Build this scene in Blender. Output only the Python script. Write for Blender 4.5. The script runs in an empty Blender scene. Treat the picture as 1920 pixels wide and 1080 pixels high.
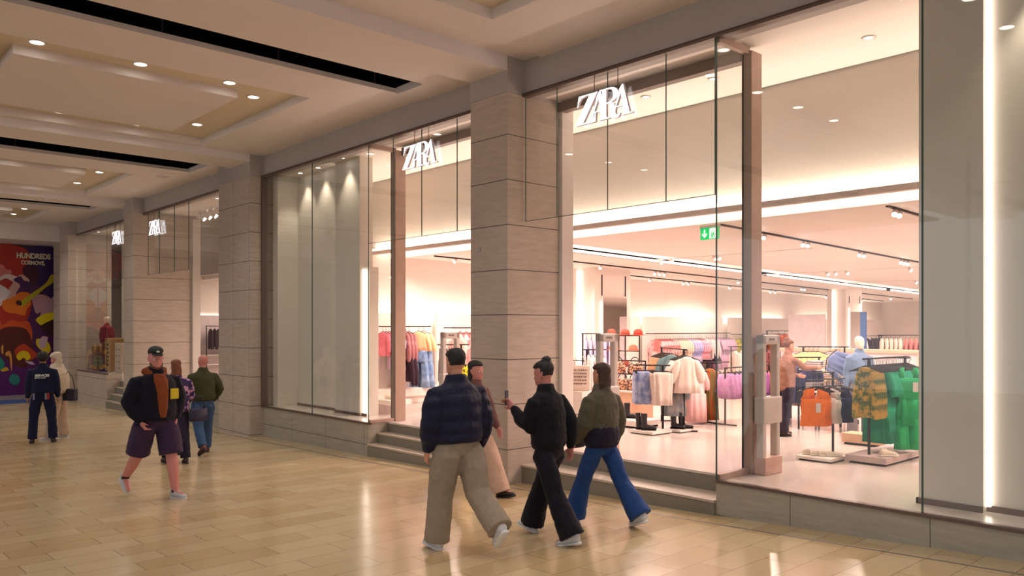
import bpy, math, random
from mathutils import Vector, Matrix
R = math.radians
scene = bpy.context.scene
C = bpy.data.collections.new('mall'); scene.collection.children.link(C)

# ---------------------------------------------------------------- camera
cam_data = bpy.data.cameras.new('camera'); cam = bpy.data.objects.new('camera', cam_data); C.objects.link(cam)
cam.location = (0, 0, 1.67); cam.rotation_euler = (R(90), 0, 0.8318)
cam_data.sensor_width = 36; cam_data.lens = 1503 / 1920 * 36; cam_data.shift_y = 73 / 1920
cam_data.clip_end = 300
scene.camera = cam
# ---------------------------------------------------------------- world, exposure
world = bpy.data.worlds.new('world'); scene.world = world; world.use_nodes = True
bg = world.node_tree.nodes['Background']; bg.inputs[0].default_value = (0.94, 0.95, 1.02, 1); bg.inputs[1].default_value = 0.98
vs = scene.view_settings; vs.view_transform = 'Standard'; vs.look = 'None'; vs.gamma = 1; vs.exposure = 0.0
vs.use_curve_mapping = False
scene.cycles.use_denoising = True
scene.cycles.max_bounces = 7; scene.cycles.diffuse_bounces = 4; scene.cycles.glossy_bounces = 4
scene.cycles.transparent_max_bounces = 24; scene.cycles.caustics_reflective = False; scene.cycles.caustics_refractive = False
scene.cycles.sample_clamp_indirect = 4.0
WARM = (1.0, 0.95, 0.91); PINK = (1.0, 0.74, 0.66); COVE = (1.0, 0.80, 0.68)

def lamp(kind, loc, power, col, size=0.1, size_y=None, rot=(0, 0, 0), spot=None, blend=0.6, name=None):
    d = bpy.data.lights.new(name or kind.lower() + '_light', kind); d.energy = power; d.color = col
    if kind == 'AREA':
        d.size = size
        if size_y: d.shape = 'RECTANGLE'; d.size_y = size_y
    else: d.shadow_soft_size = size
    if kind == 'SPOT': d.spot_size = R(spot); d.spot_blend = blend
    o = bpy.data.objects.new(d.name, d); o.location = loc; o.rotation_euler = rot; C.objects.link(o)
    return o
def cz(y): return 3.27 - 0.021 * (y - 10)      # shop ceiling height
# the shop's lamps: light troughs in the ceiling and track spots, plus spots added off the tracks to brighten front floor and rear
TROUGH_Y = 10.02
lamp('AREA', (-8.5, 9.67, 3.28), 230, COVE, 17, 0.06, (R(180 + 8), 0, 0), name='trough_light')             # shines up the bulkhead
lamp('AREA', (-8.5, 9.86, 3.43), 90, COVE, 17, 0.06, (R(60), 0, 0), name='trough_light')
for y_, l_ in ((14.5, 7.5), (22.5, 7.5), (30.5, 7.5)): lamp('AREA', (-10.75, y_, cz(y_) + 0.05), 75, COVE, 0.10, l_, (0, R(180 - 30), 0), name='cove_light')
SHOP_SPOTS = []
for i, (x, y) in enumerate([(-3.0, 10.7), (-6.0, 10.7), (-8.9, 10.7), (-11.0, 10.6), (-13.4, 10.6), (-4.5, 11.8), (-7.0, 12.6), (-7.05, 15.2), (-7.1, 18.3), (-4.6, 16.0), (-12.9, 13.4), (-13.2, 17.5), (-13.4, 21.5),
                            (-9.8, 12.2), (-9.9, 16.8), (-9.9, 21.8), (-6.0, 22.5), (-6.5, 28.5), (-11.5, 28.0), (-2.5, 13.5), (-2.5, 19.5), (0.5, 16), (0.5, 25), (-3.5, 32.5), (-9, 33), (-13.2, 31.5), (-9.0, 25.5), (-3, 27),
                            (-12.0, 9.4), (-9.8, 9.1), (-7.2, 9.2), (-4.6, 9.0), (-19.5, 12.0), (-19.5, 18.0)]):
    if y > 10: lamp('SPOT', (x, y, cz(y) - 0.12), 235, PINK, 0.05, spot=165, blend=0.5, name='track_and_fill_lamp')
# ---------------------------------------------------------------- small helpers
def s2l(c):
    c /= 255.0
    return c / 12.92 if c <= 0.04045 else ((c + 0.055) / 1.055) ** 2.4
def rgb(r, g, b): return (s2l(r), s2l(g), s2l(b), 1)
_M = {}
def mat(name, col, rough=0.6, metal=0.0, var=0.08, scale=6.0, bump=0.0, bscale=60.0, emit=None, estr=0.0, col2=None, stretch=(1, 1, 1), sheen=0.0, spec=0.5, coat=0.0, ramp=(0.3, 0.7)):
    if name in _M: return _M[name]
    m = bpy.data.materials.new(name); m.use_nodes = True; nt = m.node_tree; N = nt.nodes; L = nt.links
    b = N['Principled BSDF']; b.inputs['Roughness'].default_value = rough; b.inputs['Metallic'].default_value = metal
    b.inputs['Specular IOR Level'].default_value = spec; b.inputs['Sheen Weight'].default_value = sheen; b.inputs['Coat Weight'].default_value = coat
    tc = N.new('ShaderNodeTexCoord'); mp = N.new('ShaderNodeMapping'); mp.inputs['Scale'].default_value = stretch
    L.new(tc.outputs['Object'], mp.inputs[0])
    nz = N.new('ShaderNodeTexNoise'); nz.inputs['Scale'].default_value = scale; nz.inputs['Detail'].default_value = 4
    L.new(mp.outputs[0], nz.inputs['Vector'])
    cr = N.new('ShaderNodeValToRGB'); cr.color_ramp.elements[0].position = ramp[0]; cr.color_ramp.elements[1].position = ramp[1]
    c2 = col2 or tuple(min(1, c * (1 + var)) for c in col[:3]) + (1,)
    cr.color_ramp.elements[0].color = tuple(c * (1 - (0 if col2 else var)) for c in col[:3]) + (1,); cr.color_ramp.elements[1].color = c2
    L.new(nz.outputs[0], cr.inputs[0]); L.new(cr.outputs[0], b.inputs['Base Color'])
    if bump:
        n2 = N.new('ShaderNodeTexNoise'); n2.inputs['Scale'].default_value = bscale; n2.inputs['Detail'].default_value = 5
        L.new(mp.outputs[0], n2.inputs['Vector'])
        bp = N.new('ShaderNodeBump'); bp.inputs['Strength'].default_value = bump; bp.inputs['Distance'].default_value = 0.01
        L.new(n2.outputs[0], bp.inputs['Height']); L.new(bp.outputs[0], b.inputs['Normal'])
    if emit: b.inputs['Emission Color'].default_value = tuple(emit[:3]) + (1,); b.inputs['Emission Strength'].default_value = estr
    _M[name] = m; return m
def glow(name, col, s):
    if name in _M: return _M[name]
    m = bpy.data.materials.new(name); m.use_nodes = True; nt = m.node_tree; nt.nodes.clear()
    e = nt.nodes.new('ShaderNodeEmission'); e.inputs[0].default_value = tuple(col[:3]) + (1,); e.inputs[1].default_value = s
    o = nt.nodes.new('ShaderNodeOutputMaterial'); nt.links.new(e.outputs[0], o.inputs[0]); _M[name] = m; return m
def glass(name, tint=(0.97, 0.98, 0.97), gain=1.0, ior=1.45, rough=0.0):
    m = bpy.data.materials.new(name); m.use_nodes = True; nt = m.node_tree; nt.nodes.clear(); N = nt.nodes; L = nt.links
    t = N.new('ShaderNodeBsdfTransparent'); t.inputs[0].default_value = tint + (1,)
    g = N.new('ShaderNodeBsdfGlossy'); g.inputs['Roughness'].default_value = rough; g.inputs[0].default_value = (1, 1, 1, 1)
    lw = N.new('ShaderNodeLayerWeight'); lw.inputs[0].default_value = 0.5     # Schlick reflectance, the same from both faces of the pane
    f = N.new('ShaderNodeMath'); f.operation = 'POWER'; f.inputs[1].default_value = 5; L.new(lw.outputs['Facing'], f.inputs[0])
    mu = N.new('ShaderNodeMath'); mu.operation = 'MULTIPLY_ADD'; mu.inputs[1].default_value = 0.92 * gain; mu.inputs[2].default_value = 0.04 * gain; mu.use_clamp = True
    x = N.new('ShaderNodeMixShader'); o = N.new('ShaderNodeOutputMaterial')
    L.new(f.outputs[0], mu.inputs[0]); L.new(mu.outputs[0], x.inputs[0]); L.new(t.outputs[0], x.inputs[1]); L.new(g.outputs[0], x.inputs[2]); L.new(x.outputs[0], o.inputs[0])
    _M[name] = m; return m

class MB:
    def __init__(s): s.v = []; s.f = []; s.mi = []; s.cur = 0
    def _f(s, *idx): s.f.append(tuple(idx)); s.mi.append(s.cur)
    def box(s, x0, x1, y0, y1, z0, z1):
        n = len(s.v); s.v += [(x0, y0, z0), (x1, y0, z0), (x1, y1, z0), (x0, y1, z0), (x0, y0, z1), (x1, y0, z1), (x1, y1, z1), (x0, y1, z1)]
        for q in ((0, 3, 2, 1), (4, 5, 6, 7), (0, 1, 5, 4), (1, 2, 6, 5), (2, 3, 7, 6), (3, 0, 4, 7)): s._f(*[n + i for i in q])
        return s
    def loft(s, rings, cap=True):
        n = len(s.v); k = len(rings[0])
        for r in rings: s.v += [tuple(p) for p in r]
        for i in range(len(rings) - 1):
            for j in range(k):
                a = n + i * k + j; b = n + i * k + (j + 1) % k; s._f(a, b, b + k, a + k)
        if cap: s._f(*[n + j for j in range(k)][::-1]); s._f(*[n + (len(rings) - 1) * k + j for j in range(k)])
        return s
    def tube(s, pts, rad, seg=12, flat=1.0, up=None, cap=True):
        pts = [Vector(p) for p in pts]; rings = []
        if not isinstance(rad, (list, tuple)): rad = [rad] * len(pts)
        prev = None
        for i, p in enumerate(pts):
            d = (pts[min(i + 1, len(pts) - 1)] - pts[max(i - 1, 0)])
            if d.length < 1e-9: d = Vector((0, 0, 1))
            d.normalize()
            if prev is None:
                u = Vector(up) if up else (Vector((0, 0, 1)) if abs(d.z) < 0.9 else Vector((0, 1, 0)))
            else: u = prev
            u = (u - d * u.dot(d)); u.normalize(); prev = u; w = d.cross(u)
            r = rad[i]; ru, rw = (r if isinstance(r, (tuple, list)) else (r * flat, r))
            rings.append([p + u * (ru * math.sin(2 * math.pi * j / seg)) + w * (rw * math.cos(2 * math.pi * j / seg)) for j in range(seg)])
        return s.loft(rings, cap)
    def limb(s, pts, rad, seg=14, flat=1.0, up=None):    # tube with rounded ends
        pts = [Vector(p) for p in pts]; rad = list(rad)
        def rr(r, k): return tuple(x * k for x in r) if isinstance(r, (tuple, list)) else r * k
        def mx(r): return max(r) if isinstance(r, (tuple, list)) else r
        d0 = (pts[0] - pts[1]).normalized(); d1 = (pts[-1] - pts[-2]).normalized()
        P = [pts[0] + d0 * mx(rad[0]) * 0.95, pts[0] + d0 * mx(rad[0]) * 0.7] + pts + [pts[-1] + d1 * mx(rad[-1]) * 0.7, pts[-1] + d1 * mx(rad[-1]) * 0.95]
        Q = [rr(rad[0], 0.3), rr(rad[0], 0.72)] + rad + [rr(rad[-1], 0.72), rr(rad[-1], 0.3)]
        return s.tube(P, Q, seg, flat, up)
    def ball(s, c, r, seg=14, rings=9):
        if not isinstance(r, (tuple, list)): r = (r, r, r)
        rg = []
        for i in range(rings + 1):
            a = -math.pi / 2 + math.pi * (i + 0.0) / rings; ca = max(math.cos(a), 0.02)
            rg.append([(c[0] + r[0] * ca * math.cos(2 * math.pi * j / seg), c[1] + r[1] * ca * math.sin(2 * math.pi * j / seg), c[2] + r[2] * math.sin(a)) for j in range(seg)])
        return s.loft(rg)
    def ell(s, rows, seg=20):      # rows of (x, y, z, rx, ry): stacked ellipses
        return s.loft([[(x + rx * math.cos(2 * math.pi * j / seg), y + ry * math.sin(2 * math.pi * j / seg), z) for j in range(seg)] for x, y, z, rx, ry in rows])
    def prism(s, poly, axis, a, b):     # polygon (u, v) pushed along an axis from a to b
        n = len(s.v); k = len(poly)
        def P(u, v, w): return {'x': (w, u, v), 'y': (u, w, v), 'z': (u, v, w)}[axis]
        s.v += [P(u, v, a) for u, v in poly] + [P(u, v, b) for u, v in poly]
        s._f(*range(n, n + k)); s._f(*range(n + 2 * k - 1, n + k - 1, -1))
        for i in range(k): j = (i + 1) % k; s._f(n + j, n + i, n + k + i, n + k + j)
        return s
    def build(s, name, m, parent=None, smooth=False, bevel=0.0, remesh=0.0, sm=4, disp=0.0, dscale=0.12, loc=None, sub=0):
        me = bpy.data.meshes.new(name); me.from_pydata(s.v, [], s.f); me.update()
        ms = m if isinstance(m, (list, tuple)) else [m]
        for q in ms: me.materials.append(q)
        if len(ms) > 1: me.polygons.foreach_set('material_index', s.mi)
        import bmesh
        b = bmesh.new(); b.from_mesh(me); bmesh.ops.recalc_face_normals(b, faces=b.faces); b.to_mesh(me); b.free()
        if smooth or remesh: me.polygons.foreach_set('use_smooth', [True] * len(me.polygons))
        o = bpy.data.objects.new(name, me); C.objects.link(o)
        if parent: o.parent = parent
        if loc: o.location = loc
        if bevel: d = o.modifiers.new('bevel', 'BEVEL'); d.width = bevel; d.segments = 2; d.limit_method = 'ANGLE'
        if remesh:
            d = o.modifiers.new('remesh', 'REMESH'); d.mode = 'VOXEL'; d.voxel_size = remesh; d.use_smooth_shade = True
            if sm: d = o.modifiers.new('smooth', 'SMOOTH'); d.factor = 0.5; d.iterations = sm
        if sub: d = o.modifiers.new('sub', 'SUBSURF'); d.levels = sub; d.render_levels = sub
        if disp:
            key = 'clouds%g' % dscale; t = bpy.data.textures.get(key)
            if not t: t = bpy.data.textures.new(key, 'CLOUDS'); t.noise_scale = dscale
            d = o.modifiers.new('disp', 'DISPLACE'); d.texture = t; d.strength = disp; d.mid_level = 0.5
        return o
def thing(name, label, cat, loc=(0, 0, 0), rz=0.0, group=None):
    o = bpy.data.objects.new(name, None); o.empty_display_size = 0.1; C.objects.link(o); o.location = loc; o.rotation_euler = (0, 0, rz)
    o['label'] = label; o['category'] = cat
    if group: o['group'] = group
    return o
def tag(o, label, cat, group=None, kind=None):
    o['label'] = label; o['category'] = cat
    if group: o['group'] = group
    if kind: o['kind'] = kind
    return o
def struct(o, label=None):
    o['kind'] = 'structure'
    if label: o['label'] = label
    return o
def dup(root, loc, rz=None, label=None, group=None, swap=None, scale=None):
    r = root.copy(); C.objects.link(r); r.location = loc
    if rz is not None: r.rotation_euler = (0, 0, rz)
    if label: r['label'] = label
    if group: r['group'] = group
    if scale: r.scale = scale
    def kids(a, b):
        for ch in list(a.children):
            c = ch.copy()
            if swap and c.type == 'MESH' and ch.data.materials and ch.data.materials[0].name in swap:
                c.data = ch.data.copy(); c.data.materials[0] = swap[ch.data.materials[0].name]
            C.objects.link(c); c.parent = b; kids(ch, c)
    kids(root, r)
    if root.type == 'MESH' and swap and root.data.materials[0].name in swap:
        r.data = root.data.copy(); r.data.materials[0] = swap[root.data.materials[0].name]
    return r
def interp(x, xs, ys):
    if x <= xs[0]: return ys[0]
    for i in range(1, len(xs)):
        if x <= xs[i]: t = (x - xs[i - 1]) / (xs[i] - xs[i - 1]); return ys[i - 1] * (1 - t) + ys[i] * t
    return ys[-1]
def zf(x): return interp(x, [-40, -31, -16, -12, -5, -2, 4, 20], [-1.14, -0.93, -0.635, -0.565, -0.375, -0.25, -0.12, -0.05])   # the mall floor falls away to the left
def cz(y): return 3.27 - 0.021 * (y - 10)                                                                                          # shop ceiling

# ---------------------------------------------------------------- setting materials
def stone(name, c1, c2, vx=None, z0=1.83):
    m = bpy.data.materials.new(name); m.use_nodes = True; nt = m.node_tree; N = nt.nodes; L = nt.links; b = N['Principled BSDF']
    b.inputs['Roughness'].default_value = 0.45; b.inputs['Specular IOR Level'].default_value = 0.35
    tc = N.new('ShaderNodeTexCoord'); mp = N.new('ShaderNodeMapping'); mp.inputs['Scale'].default_value = (1.2, 1.2, 9)
    L.new(tc.outputs['Object'], mp.inputs[0])
    n1 = N.new('ShaderNodeTexNoise'); n1.inputs['Scale'].default_value = 2.2; n1.inputs['Detail'].default_value = 9; n1.inputs['Roughness'].default_value = 0.65
    L.new(mp.outputs[0], n1.inputs['Vector'])
    cr = N.new('ShaderNodeValToRGB'); cr.color_ramp.elements[0].position = 0.3; cr.color_ramp.elements[1].position = 0.72
    cr.color_ramp.elements[0].color = c1; cr.color_ramp.elements[1].color = c2; L.new(n1.outputs[0], cr.inputs[0])
    sx = N.new('ShaderNodeSeparateXYZ'); L.new(tc.outputs['Object'], sx.inputs[0])
    def joint(sock, off, per, w):
        a = N.new('ShaderNodeMath'); a.operation = 'SUBTRACT'; a.inputs[1].default_value = off - 100 * per; L.new(sock, a.inputs[0])
        d = N.new('ShaderNodeMath'); d.operation = 'MODULO'; d.inputs[1].default_value = per; L.new(a.outputs[0], d.inputs[0])
        l = N.new('ShaderNodeMath'); l.operation = 'LESS_THAN'; l.inputs[1].default_value = w; L.new(d.outputs[0], l.inputs[0]); return l.outputs[0]
    j = joint(sx.outputs[2], z0, 0.606, 0.011)
    if vx:
        j2 = joint(sx.outputs[0], vx[0], vx[1], 0.007); mx = N.new('ShaderNodeMath'); mx.operation = 'MAXIMUM'
        L.new(j, mx.inputs[0]); L.new(j2, mx.inputs[1]); j = mx.outputs[0]
    mix = N.new('ShaderNodeMix'); mix.data_type = 'RGBA'; mix.inputs[7].default_value = tuple(c * 0.18 for c in c1[:3]) + (1,)
    L.new(j, mix.inputs[0]); L.new(cr.outputs[0], mix.inputs[6]); L.new(mix.outputs[2], b.inputs['Base Color'])
    _M[name] = m; return m
STONE = stone('travertine', rgb(172, 158, 144), rgb(196, 181, 167))
STONE2 = stone('travertine_wide', rgb(172, 158, 144), rgb(196, 181, 167), (-16.88, 0.81))
PLINTH = stone('grey_limestone', rgb(152, 147, 134), rgb(172, 166, 152), (-16.05, 1.33), z0=-0.98)
def floor_tiles():
    m = bpy.data.materials.new('beige_marble_tiles'); m.use_nodes = True; nt = m.node_tree; N = nt.nodes; L = nt.links; b = N['Principled BSDF']
    b.inputs['Roughness'].default_value = 0.16; b.inputs['Specular IOR Level'].default_value = 0.55
    tc = N.new('ShaderNodeTexCoord'); mp = N.new('ShaderNodeMapping'); mp.inputs['Rotation'].default_value = (0, 0, R(90)); L.new(tc.outputs['Object'], mp.inputs[0])
    br = N.new('ShaderNodeTexBrick'); br.inputs['Scale'].default_value = 1.0; br.inputs['Brick Width'].default_value = 0.78; br.inputs['Row Height'].default_value = 0.33
    br.inputs['Mortar Size'].default_value = 0.0028; br.inputs['Mortar Smooth'].default_value = 0.1; br.offset = 0.37; br.inputs['Bias'].default_value = -0.25
    br.inputs['Color1'].default_value = rgb(206, 187, 148); br.inputs['Color2'].default_value = rgb(188, 162, 116); br.inputs['Mortar'].default_value = rgb(128, 98, 62)
    L.new(mp.outputs[0], br.inputs['Vector'])
    n1 = N.new('ShaderNodeTexNoise'); n1.inputs['Scale'].default_value = 3; n1.inputs['Detail'].default_value = 7; L.new(tc.outputs['Object'], n1.inputs['Vector'])
    cr = N.new('ShaderNodeValToRGB'); cr.color_ramp.elements[0].color = (0.86, 0.83, 0.8, 1); cr.color_ramp.elements[1].color = (1, 1, 1, 1); L.new(n1.outputs[0], cr.inputs[0])
    mx = N.new('ShaderNodeMix'); mx.data_type = 'RGBA'; mx.blend_type = 'MULTIPLY'; mx.inputs[0].default_value = 1; L.new(br.outputs[0], mx.inputs[6]); L.new(cr.outputs[0], mx.inputs[7])
    L.new(mx.outputs[2], b.inputs['Base Color'])
    n2 = N.new('ShaderNodeTexNoise'); n2.inputs['Scale'].default_value = 5; L.new(tc.outputs['Object'], n2.inputs['Vector'])
    r2 = N.new('ShaderNodeMapRange'); r2.inputs[3].default_value = 0.13; r2.inputs[4].default_value = 0.24; L.new(n2.outputs[0], r2.inputs[0]); L.new(r2.outputs[0], b.inputs['Roughness'])
    bp = N.new('ShaderNodeBump'); bp.inputs['Strength'].default_value = 0.06; bp.inputs['Distance'].default_value = 0.01; L.new(n2.outputs[0], bp.inputs['Height']); L.new(bp.outputs[0], b.inputs['Normal'])
    _M['floor_tiles'] = m; return m
CEIL = mat('ceiling_plaster', rgb(226, 216, 212), 0.75, var=0.02, scale=1.5)
CEILY = mat('tray_strip_paint', rgb(212, 198, 176), 0.7, var=0.02)
FASCIA = mat('grey_fascia_paint', rgb(172, 164, 160), 0.6, var=0.03, scale=1.2)
DARK = mat('black_and_slot_shade', rgb(10, 9, 12), 0.95, var=0.1)  # near-black; in the ceiling slots it stands in for the void's shade
WHITE = mat('shop_white_paint', rgb(236, 226, 218), 0.6, var=0.015, scale=1.5)
CREAM = mat('display_wall_paint', rgb(216, 208, 196), 0.5, var=0.015, scale=1.5)
BULK = mat('bulkhead_paint', rgb(214, 205, 194), 0.55, var=0.015, scale=1.5)
SHOPFLOOR = mat('shop_resin_floor', rgb(214, 203, 194), 0.18, var=0.04, scale=1.3, spec=0.5)
BRONZE = mat('bronze_metal', rgb(176, 150, 136), 0.4, metal=0.15, var=0.05)
BRONZE_D = mat('dark_bronze_metal', rgb(100, 82, 74), 0.4, metal=0.2, var=0.05)
BLACKM = mat('black_metal', rgb(34, 28, 28), 0.4, metal=0.5, var=0.1)
WHITEM = mat('white_metal', rgb(226, 216, 208), 0.35, var=0.02)
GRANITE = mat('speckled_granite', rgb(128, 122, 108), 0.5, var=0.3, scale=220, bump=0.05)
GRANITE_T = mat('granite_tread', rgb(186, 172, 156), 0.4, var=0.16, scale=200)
LINE = mat('steel_floor_strip', rgb(150, 138, 134), 0.3, metal=0.3, var=0.05)
GLASS = glass('shopfront_glass'); GLASSEDGE = mat('green_glass_edge', rgb(70, 92, 84), 0.15, var=0.1)
GLASS2 = glass('far_window_glass', gain=0.9)
LIGHT_W = glow('lamp_white', (1.0, 0.93, 0.82), 14); LIGHT_S = glow('strip_white', (1.0, 0.82, 0.70), 4.5); LIGHT_SPOT = glow('spot_white', (1.0, 0.92, 0.85), 16)
SIGN = glow('sign_white', (1.0, 0.97, 0.98), 3.0)
SIGNSIDE = mat('sign_side', rgb(190, 165, 165), 0.4, emit=(1, 0.9, 0.9), estr=0.12)
# ---------------------------------------------------------------- mall floor (falls gently to the left)
mb = MB(); xs = [-40 + 0.75 * i for i in range(72)]; ys = [-14, -7, 0, 3.5, 7.0, 9.0]
for x in xs:
    for y in ys: mb.v.append((x, y, zf(x)))
for i in range(len(xs) - 1):
    for j in range(len(ys) - 1): a = i * len(ys) + j; mb._f(a, a + len(ys), a + len(ys) + 1, a + 1)
struct(mb.build('floor', floor_tiles(), smooth=True))
mb = MB()
for i in range(len(xs) - 1):
    x0, x1 = xs[i], xs[i + 1]
    if x1 > 14: break
    n = len(mb.v); mb.v += [(x0, 7.10, zf(x0) + 0.002), (x1, 7.10, zf(x1) + 0.002), (x1, 7.135, zf(x1) + 0.002), (x0, 7.135, zf(x0) + 0.002)]; mb._f(n, n + 1, n + 2, n + 3)
struct(mb.build('floor_strip', LINE))
# shop floor slab
mb = MB(); mb.box(-35, 10, 7.9, 40, -1.3, 0.0)
struct(mb.build('floor_shop', SHOPFLOOR))
# ---------------------------------------------------------------- shop fronts: plinths, steps, columns
def plinth(n, x0, x1, mt=PLINTH, top=0.0, y1=7.95):
    m1 = MB(); m1.box(x0, x1, 7.5, y1, -1.4, top - 0.02); o = struct(m1.build('wall_plinth', mt)); o.name = 'wall_plinth_%s' % n
    m2 = MB(); m2.box(x0, x1, 7.485, 7.56, top - 0.02, top + 0.012); struct(m2.build('trim_%s' % n, BRONZE_D, bevel=0.004))
    if top == 0.0: m3 = MB(); m3.box(x0, x1, 7.56, y1, -0.02, 0.0005); struct(m3.build('floor_sill_%s' % n, SHOPFLOOR))
plinth('1', -4.94, 10.0); plinth('2', -16.03, -11.91)
plinth('3', -30.4, -27.01, STONE, top=0.20)
def steps(n, x0, x1, k, y_low):
    h0 = zf((x0 + x1) / 2); rise = -h0 / k
    for i in range(k):
        top = 0.0 if i == k - 1 else h0 + rise * (i + 1)
        y = y_low + i * 0.42 / (k - 1)
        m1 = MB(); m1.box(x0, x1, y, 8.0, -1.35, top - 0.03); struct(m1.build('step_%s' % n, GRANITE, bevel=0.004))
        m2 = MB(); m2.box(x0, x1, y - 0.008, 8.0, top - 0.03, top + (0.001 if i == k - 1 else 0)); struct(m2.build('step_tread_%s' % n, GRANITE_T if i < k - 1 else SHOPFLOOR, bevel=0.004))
steps('1', -8.0, -4.94, 2, 7.46); steps('2', -11.91, -8.77, 3, 7.47); steps('3', -27.01, -24.4, 4, 7.47)
def column(n, x0, x1, y0, y1, mt, ztop=4.83):
    m1 = MB(); m1.box(x0, x1, y0, y1, -1.4, ztop); o = struct(m1.build('column', mt, bevel=0.005))
    m2 = MB(); m2.box(x0 - 0.004, x1 + 0.004, y0 - 0.004, y1, ztop, 5.6); struct(m2.build('column_head', FASCIA))
column('1', -8.77, -7.99, 7.2, 8.19, STONE); column('2', -17.66, -16.03, 7.22, 8.6, STONE2)
column('3', -24.38, -23.53, 7.22, 8.83, STONE); column('4', -31.5, -30.4, 7.22, 8.6, STONE)
column('5', 0.0, 0.8, 7.2, 8.19, STONE)
# fascia above the glass, with its metal head trim
mb = MB(); mb.box(-32, 10, 7.5, 7.8, 4.84, 5.6); struct(mb.build('wall_fascia', FASCIA))
mb = MB(); mb.box(-32, 10, 7.47, 7.58, 4.805, 4.84); mb.box(-32, 10, 7.46, 7.49, 4.84, 4.852); struct(mb.build('trim_head', BRONZE_D, bevel=0.003))
# ---------------------------------------------------------------- glazing
_wn = [0]
def pane(x0, x1, y0, y1, z0, z1, m=None, edges=''):
    _wn[0] += 1
    q = MB(); q.box(x0, x1, y0, y1, z0, z1); o = struct(q.build('window_%d' % _wn[0], m or GLASS))
    e = MB()
    if 'l' in edges: e.box(x0 - 0.001, x0 + 0.004, y0 - 0.002, y1 + 0.002, z0, z1)
    if 'r' in edges: e.box(x1 - 0.004, x1 + 0.001, y0 - 0.002, y1 + 0.002, z0, z1)
    if 'b' in edges: e.box(x0, x1, y0 - 0.002, y1 + 0.002, z0 - 0.003, z0 + 0.004)
    if 'n' in edges: e.box(x0 - 0.002, x1 + 0.002, y0 - 0.001, y0 + 0.004, z0, z1)
    if e.v: struct(e.build('window_edge', GLASSEDGE, o))
    return o
G0, G1 = 7.50, 7.512
pane(-4.93, -2.815, G0, G1, 0.012, 4.82, edges='r'); pane(-2.81, 0.0, G0, G1, 0.012, 4.82, edges='l'); pane(0.8, 5, G0, G1, 0.012, 4.82)
for a, b in ((-7.96, -7.36), (-7.35, -6.49), (-6.48, -5.61), (-5.60, -4.955)): pane(a, b, G0, G1, 3.11, 4.82, edges='rb' + ('l' if a < -7.9 else ''))
pane(-4.945, -4.93, G0, 8.12, 0.012, 4.82, edges='n'); 
pane(-16.0, -13.915, G0, G1, 0.012, 4.82, edges='r'); pane(-13.91, -11.925, G0, G1, 0.012, 4.82, edges='l')
for a, b in ((-11.90, -11.16), (-11.15, -10.36), (-10.35, -9.46), (-9.45, -8.78)): pane(a, b, G0, G1, 3.11, 4.82, edges='rb')
pane(-11.92, -11.905, G0, 8.05, 0.012, 4.82, edges='n')
pane(-30.3, -27.02, G0, G1, 0.22, 4.82, GLASS2); pane(-27.02, -27.005, G0, 8.0, 0.22, 4.82, GLASS2, edges='n')
for a, b in ((-27.0, -26.2), (-26.19, -25.3), (-25.29, -24.4)): pane(a, b, G0, G1, 3.11, 4.82, GLASS2, edges='rb')
for a, b in ((-23.2, -22.3), (-22.29, -21.2), (-21.19, -20.2)): pane(a, b, G0, G1, 3.11, 4.82, GLASS2, edges='rbl')
pane(-20.15, -17.7, G0, G1, 0.012, 4.82, GLASS2)
plinth('6', -20.2, -17.66)
# bronze frames at the entrances
def frame(n, x0, x1, y0, y1, z0, z1, m=BRONZE, split=True):
    q = MB(); q.box(x0, x1, y0, y1, z0, z1); o = struct(q.build('door_%s' % n, m, bevel=0.006))
    if split: e = MB(); e.box(x0 - 0.004, x0 + 0.02, y0 - 0.003, y0 + 0.035, z0, z1); struct(e.build('door_seal', BLACKM, o))
frame('1', -4.99, -4.87, 8.10, 8.32, 0, 4.80); frame('2', -12.0, -11.86, 8.02, 8.24, 0, 4.80)
mb = MB(); mb.box(-4.96, -4.90, 7.52, 8.12, 0.0, 0.07); mb.box(-4.96, -4.90, 7.52, 8.12, 4.76, 4.84); struct(mb.build('trim_return', BRONZE, bevel=0.005))
mb = MB(); mb.box(-11.95, -11.88, 7.52, 8.05, 0.0, 0.06); mb.box(-11.95, -11.88, 7.52, 8.05, 4.76, 4.84); struct(mb.build('trim_return', BRONZE, bevel=0.005))
mb = MB(); mb.box(-8.0, -7.93, 8.19, 8.42, 0, 4.8); struct(mb.build('trim_jamb', WHITEM, bevel=0.004))
mb = MB(); mb.box(-16.03, -15.97, 7.46, 7.6, -0.02, 4.82); struct(mb.build('trim_mullion', BRONZE_D, bevel=0.004))
# rolling shutter housings over the entrances
for i, (a, b) in enumerate(((-7.99, -4.99), (-11.88, -8.77))):
    q = MB(); q.box(a, b, 8.15, 8.28, 4.72, 4.80); q.box(a, b, 8.16, 8.24, 4.80, 4.86); struct(q.build('trim_shutter', BRONZE_D, bevel=0.004))
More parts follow.
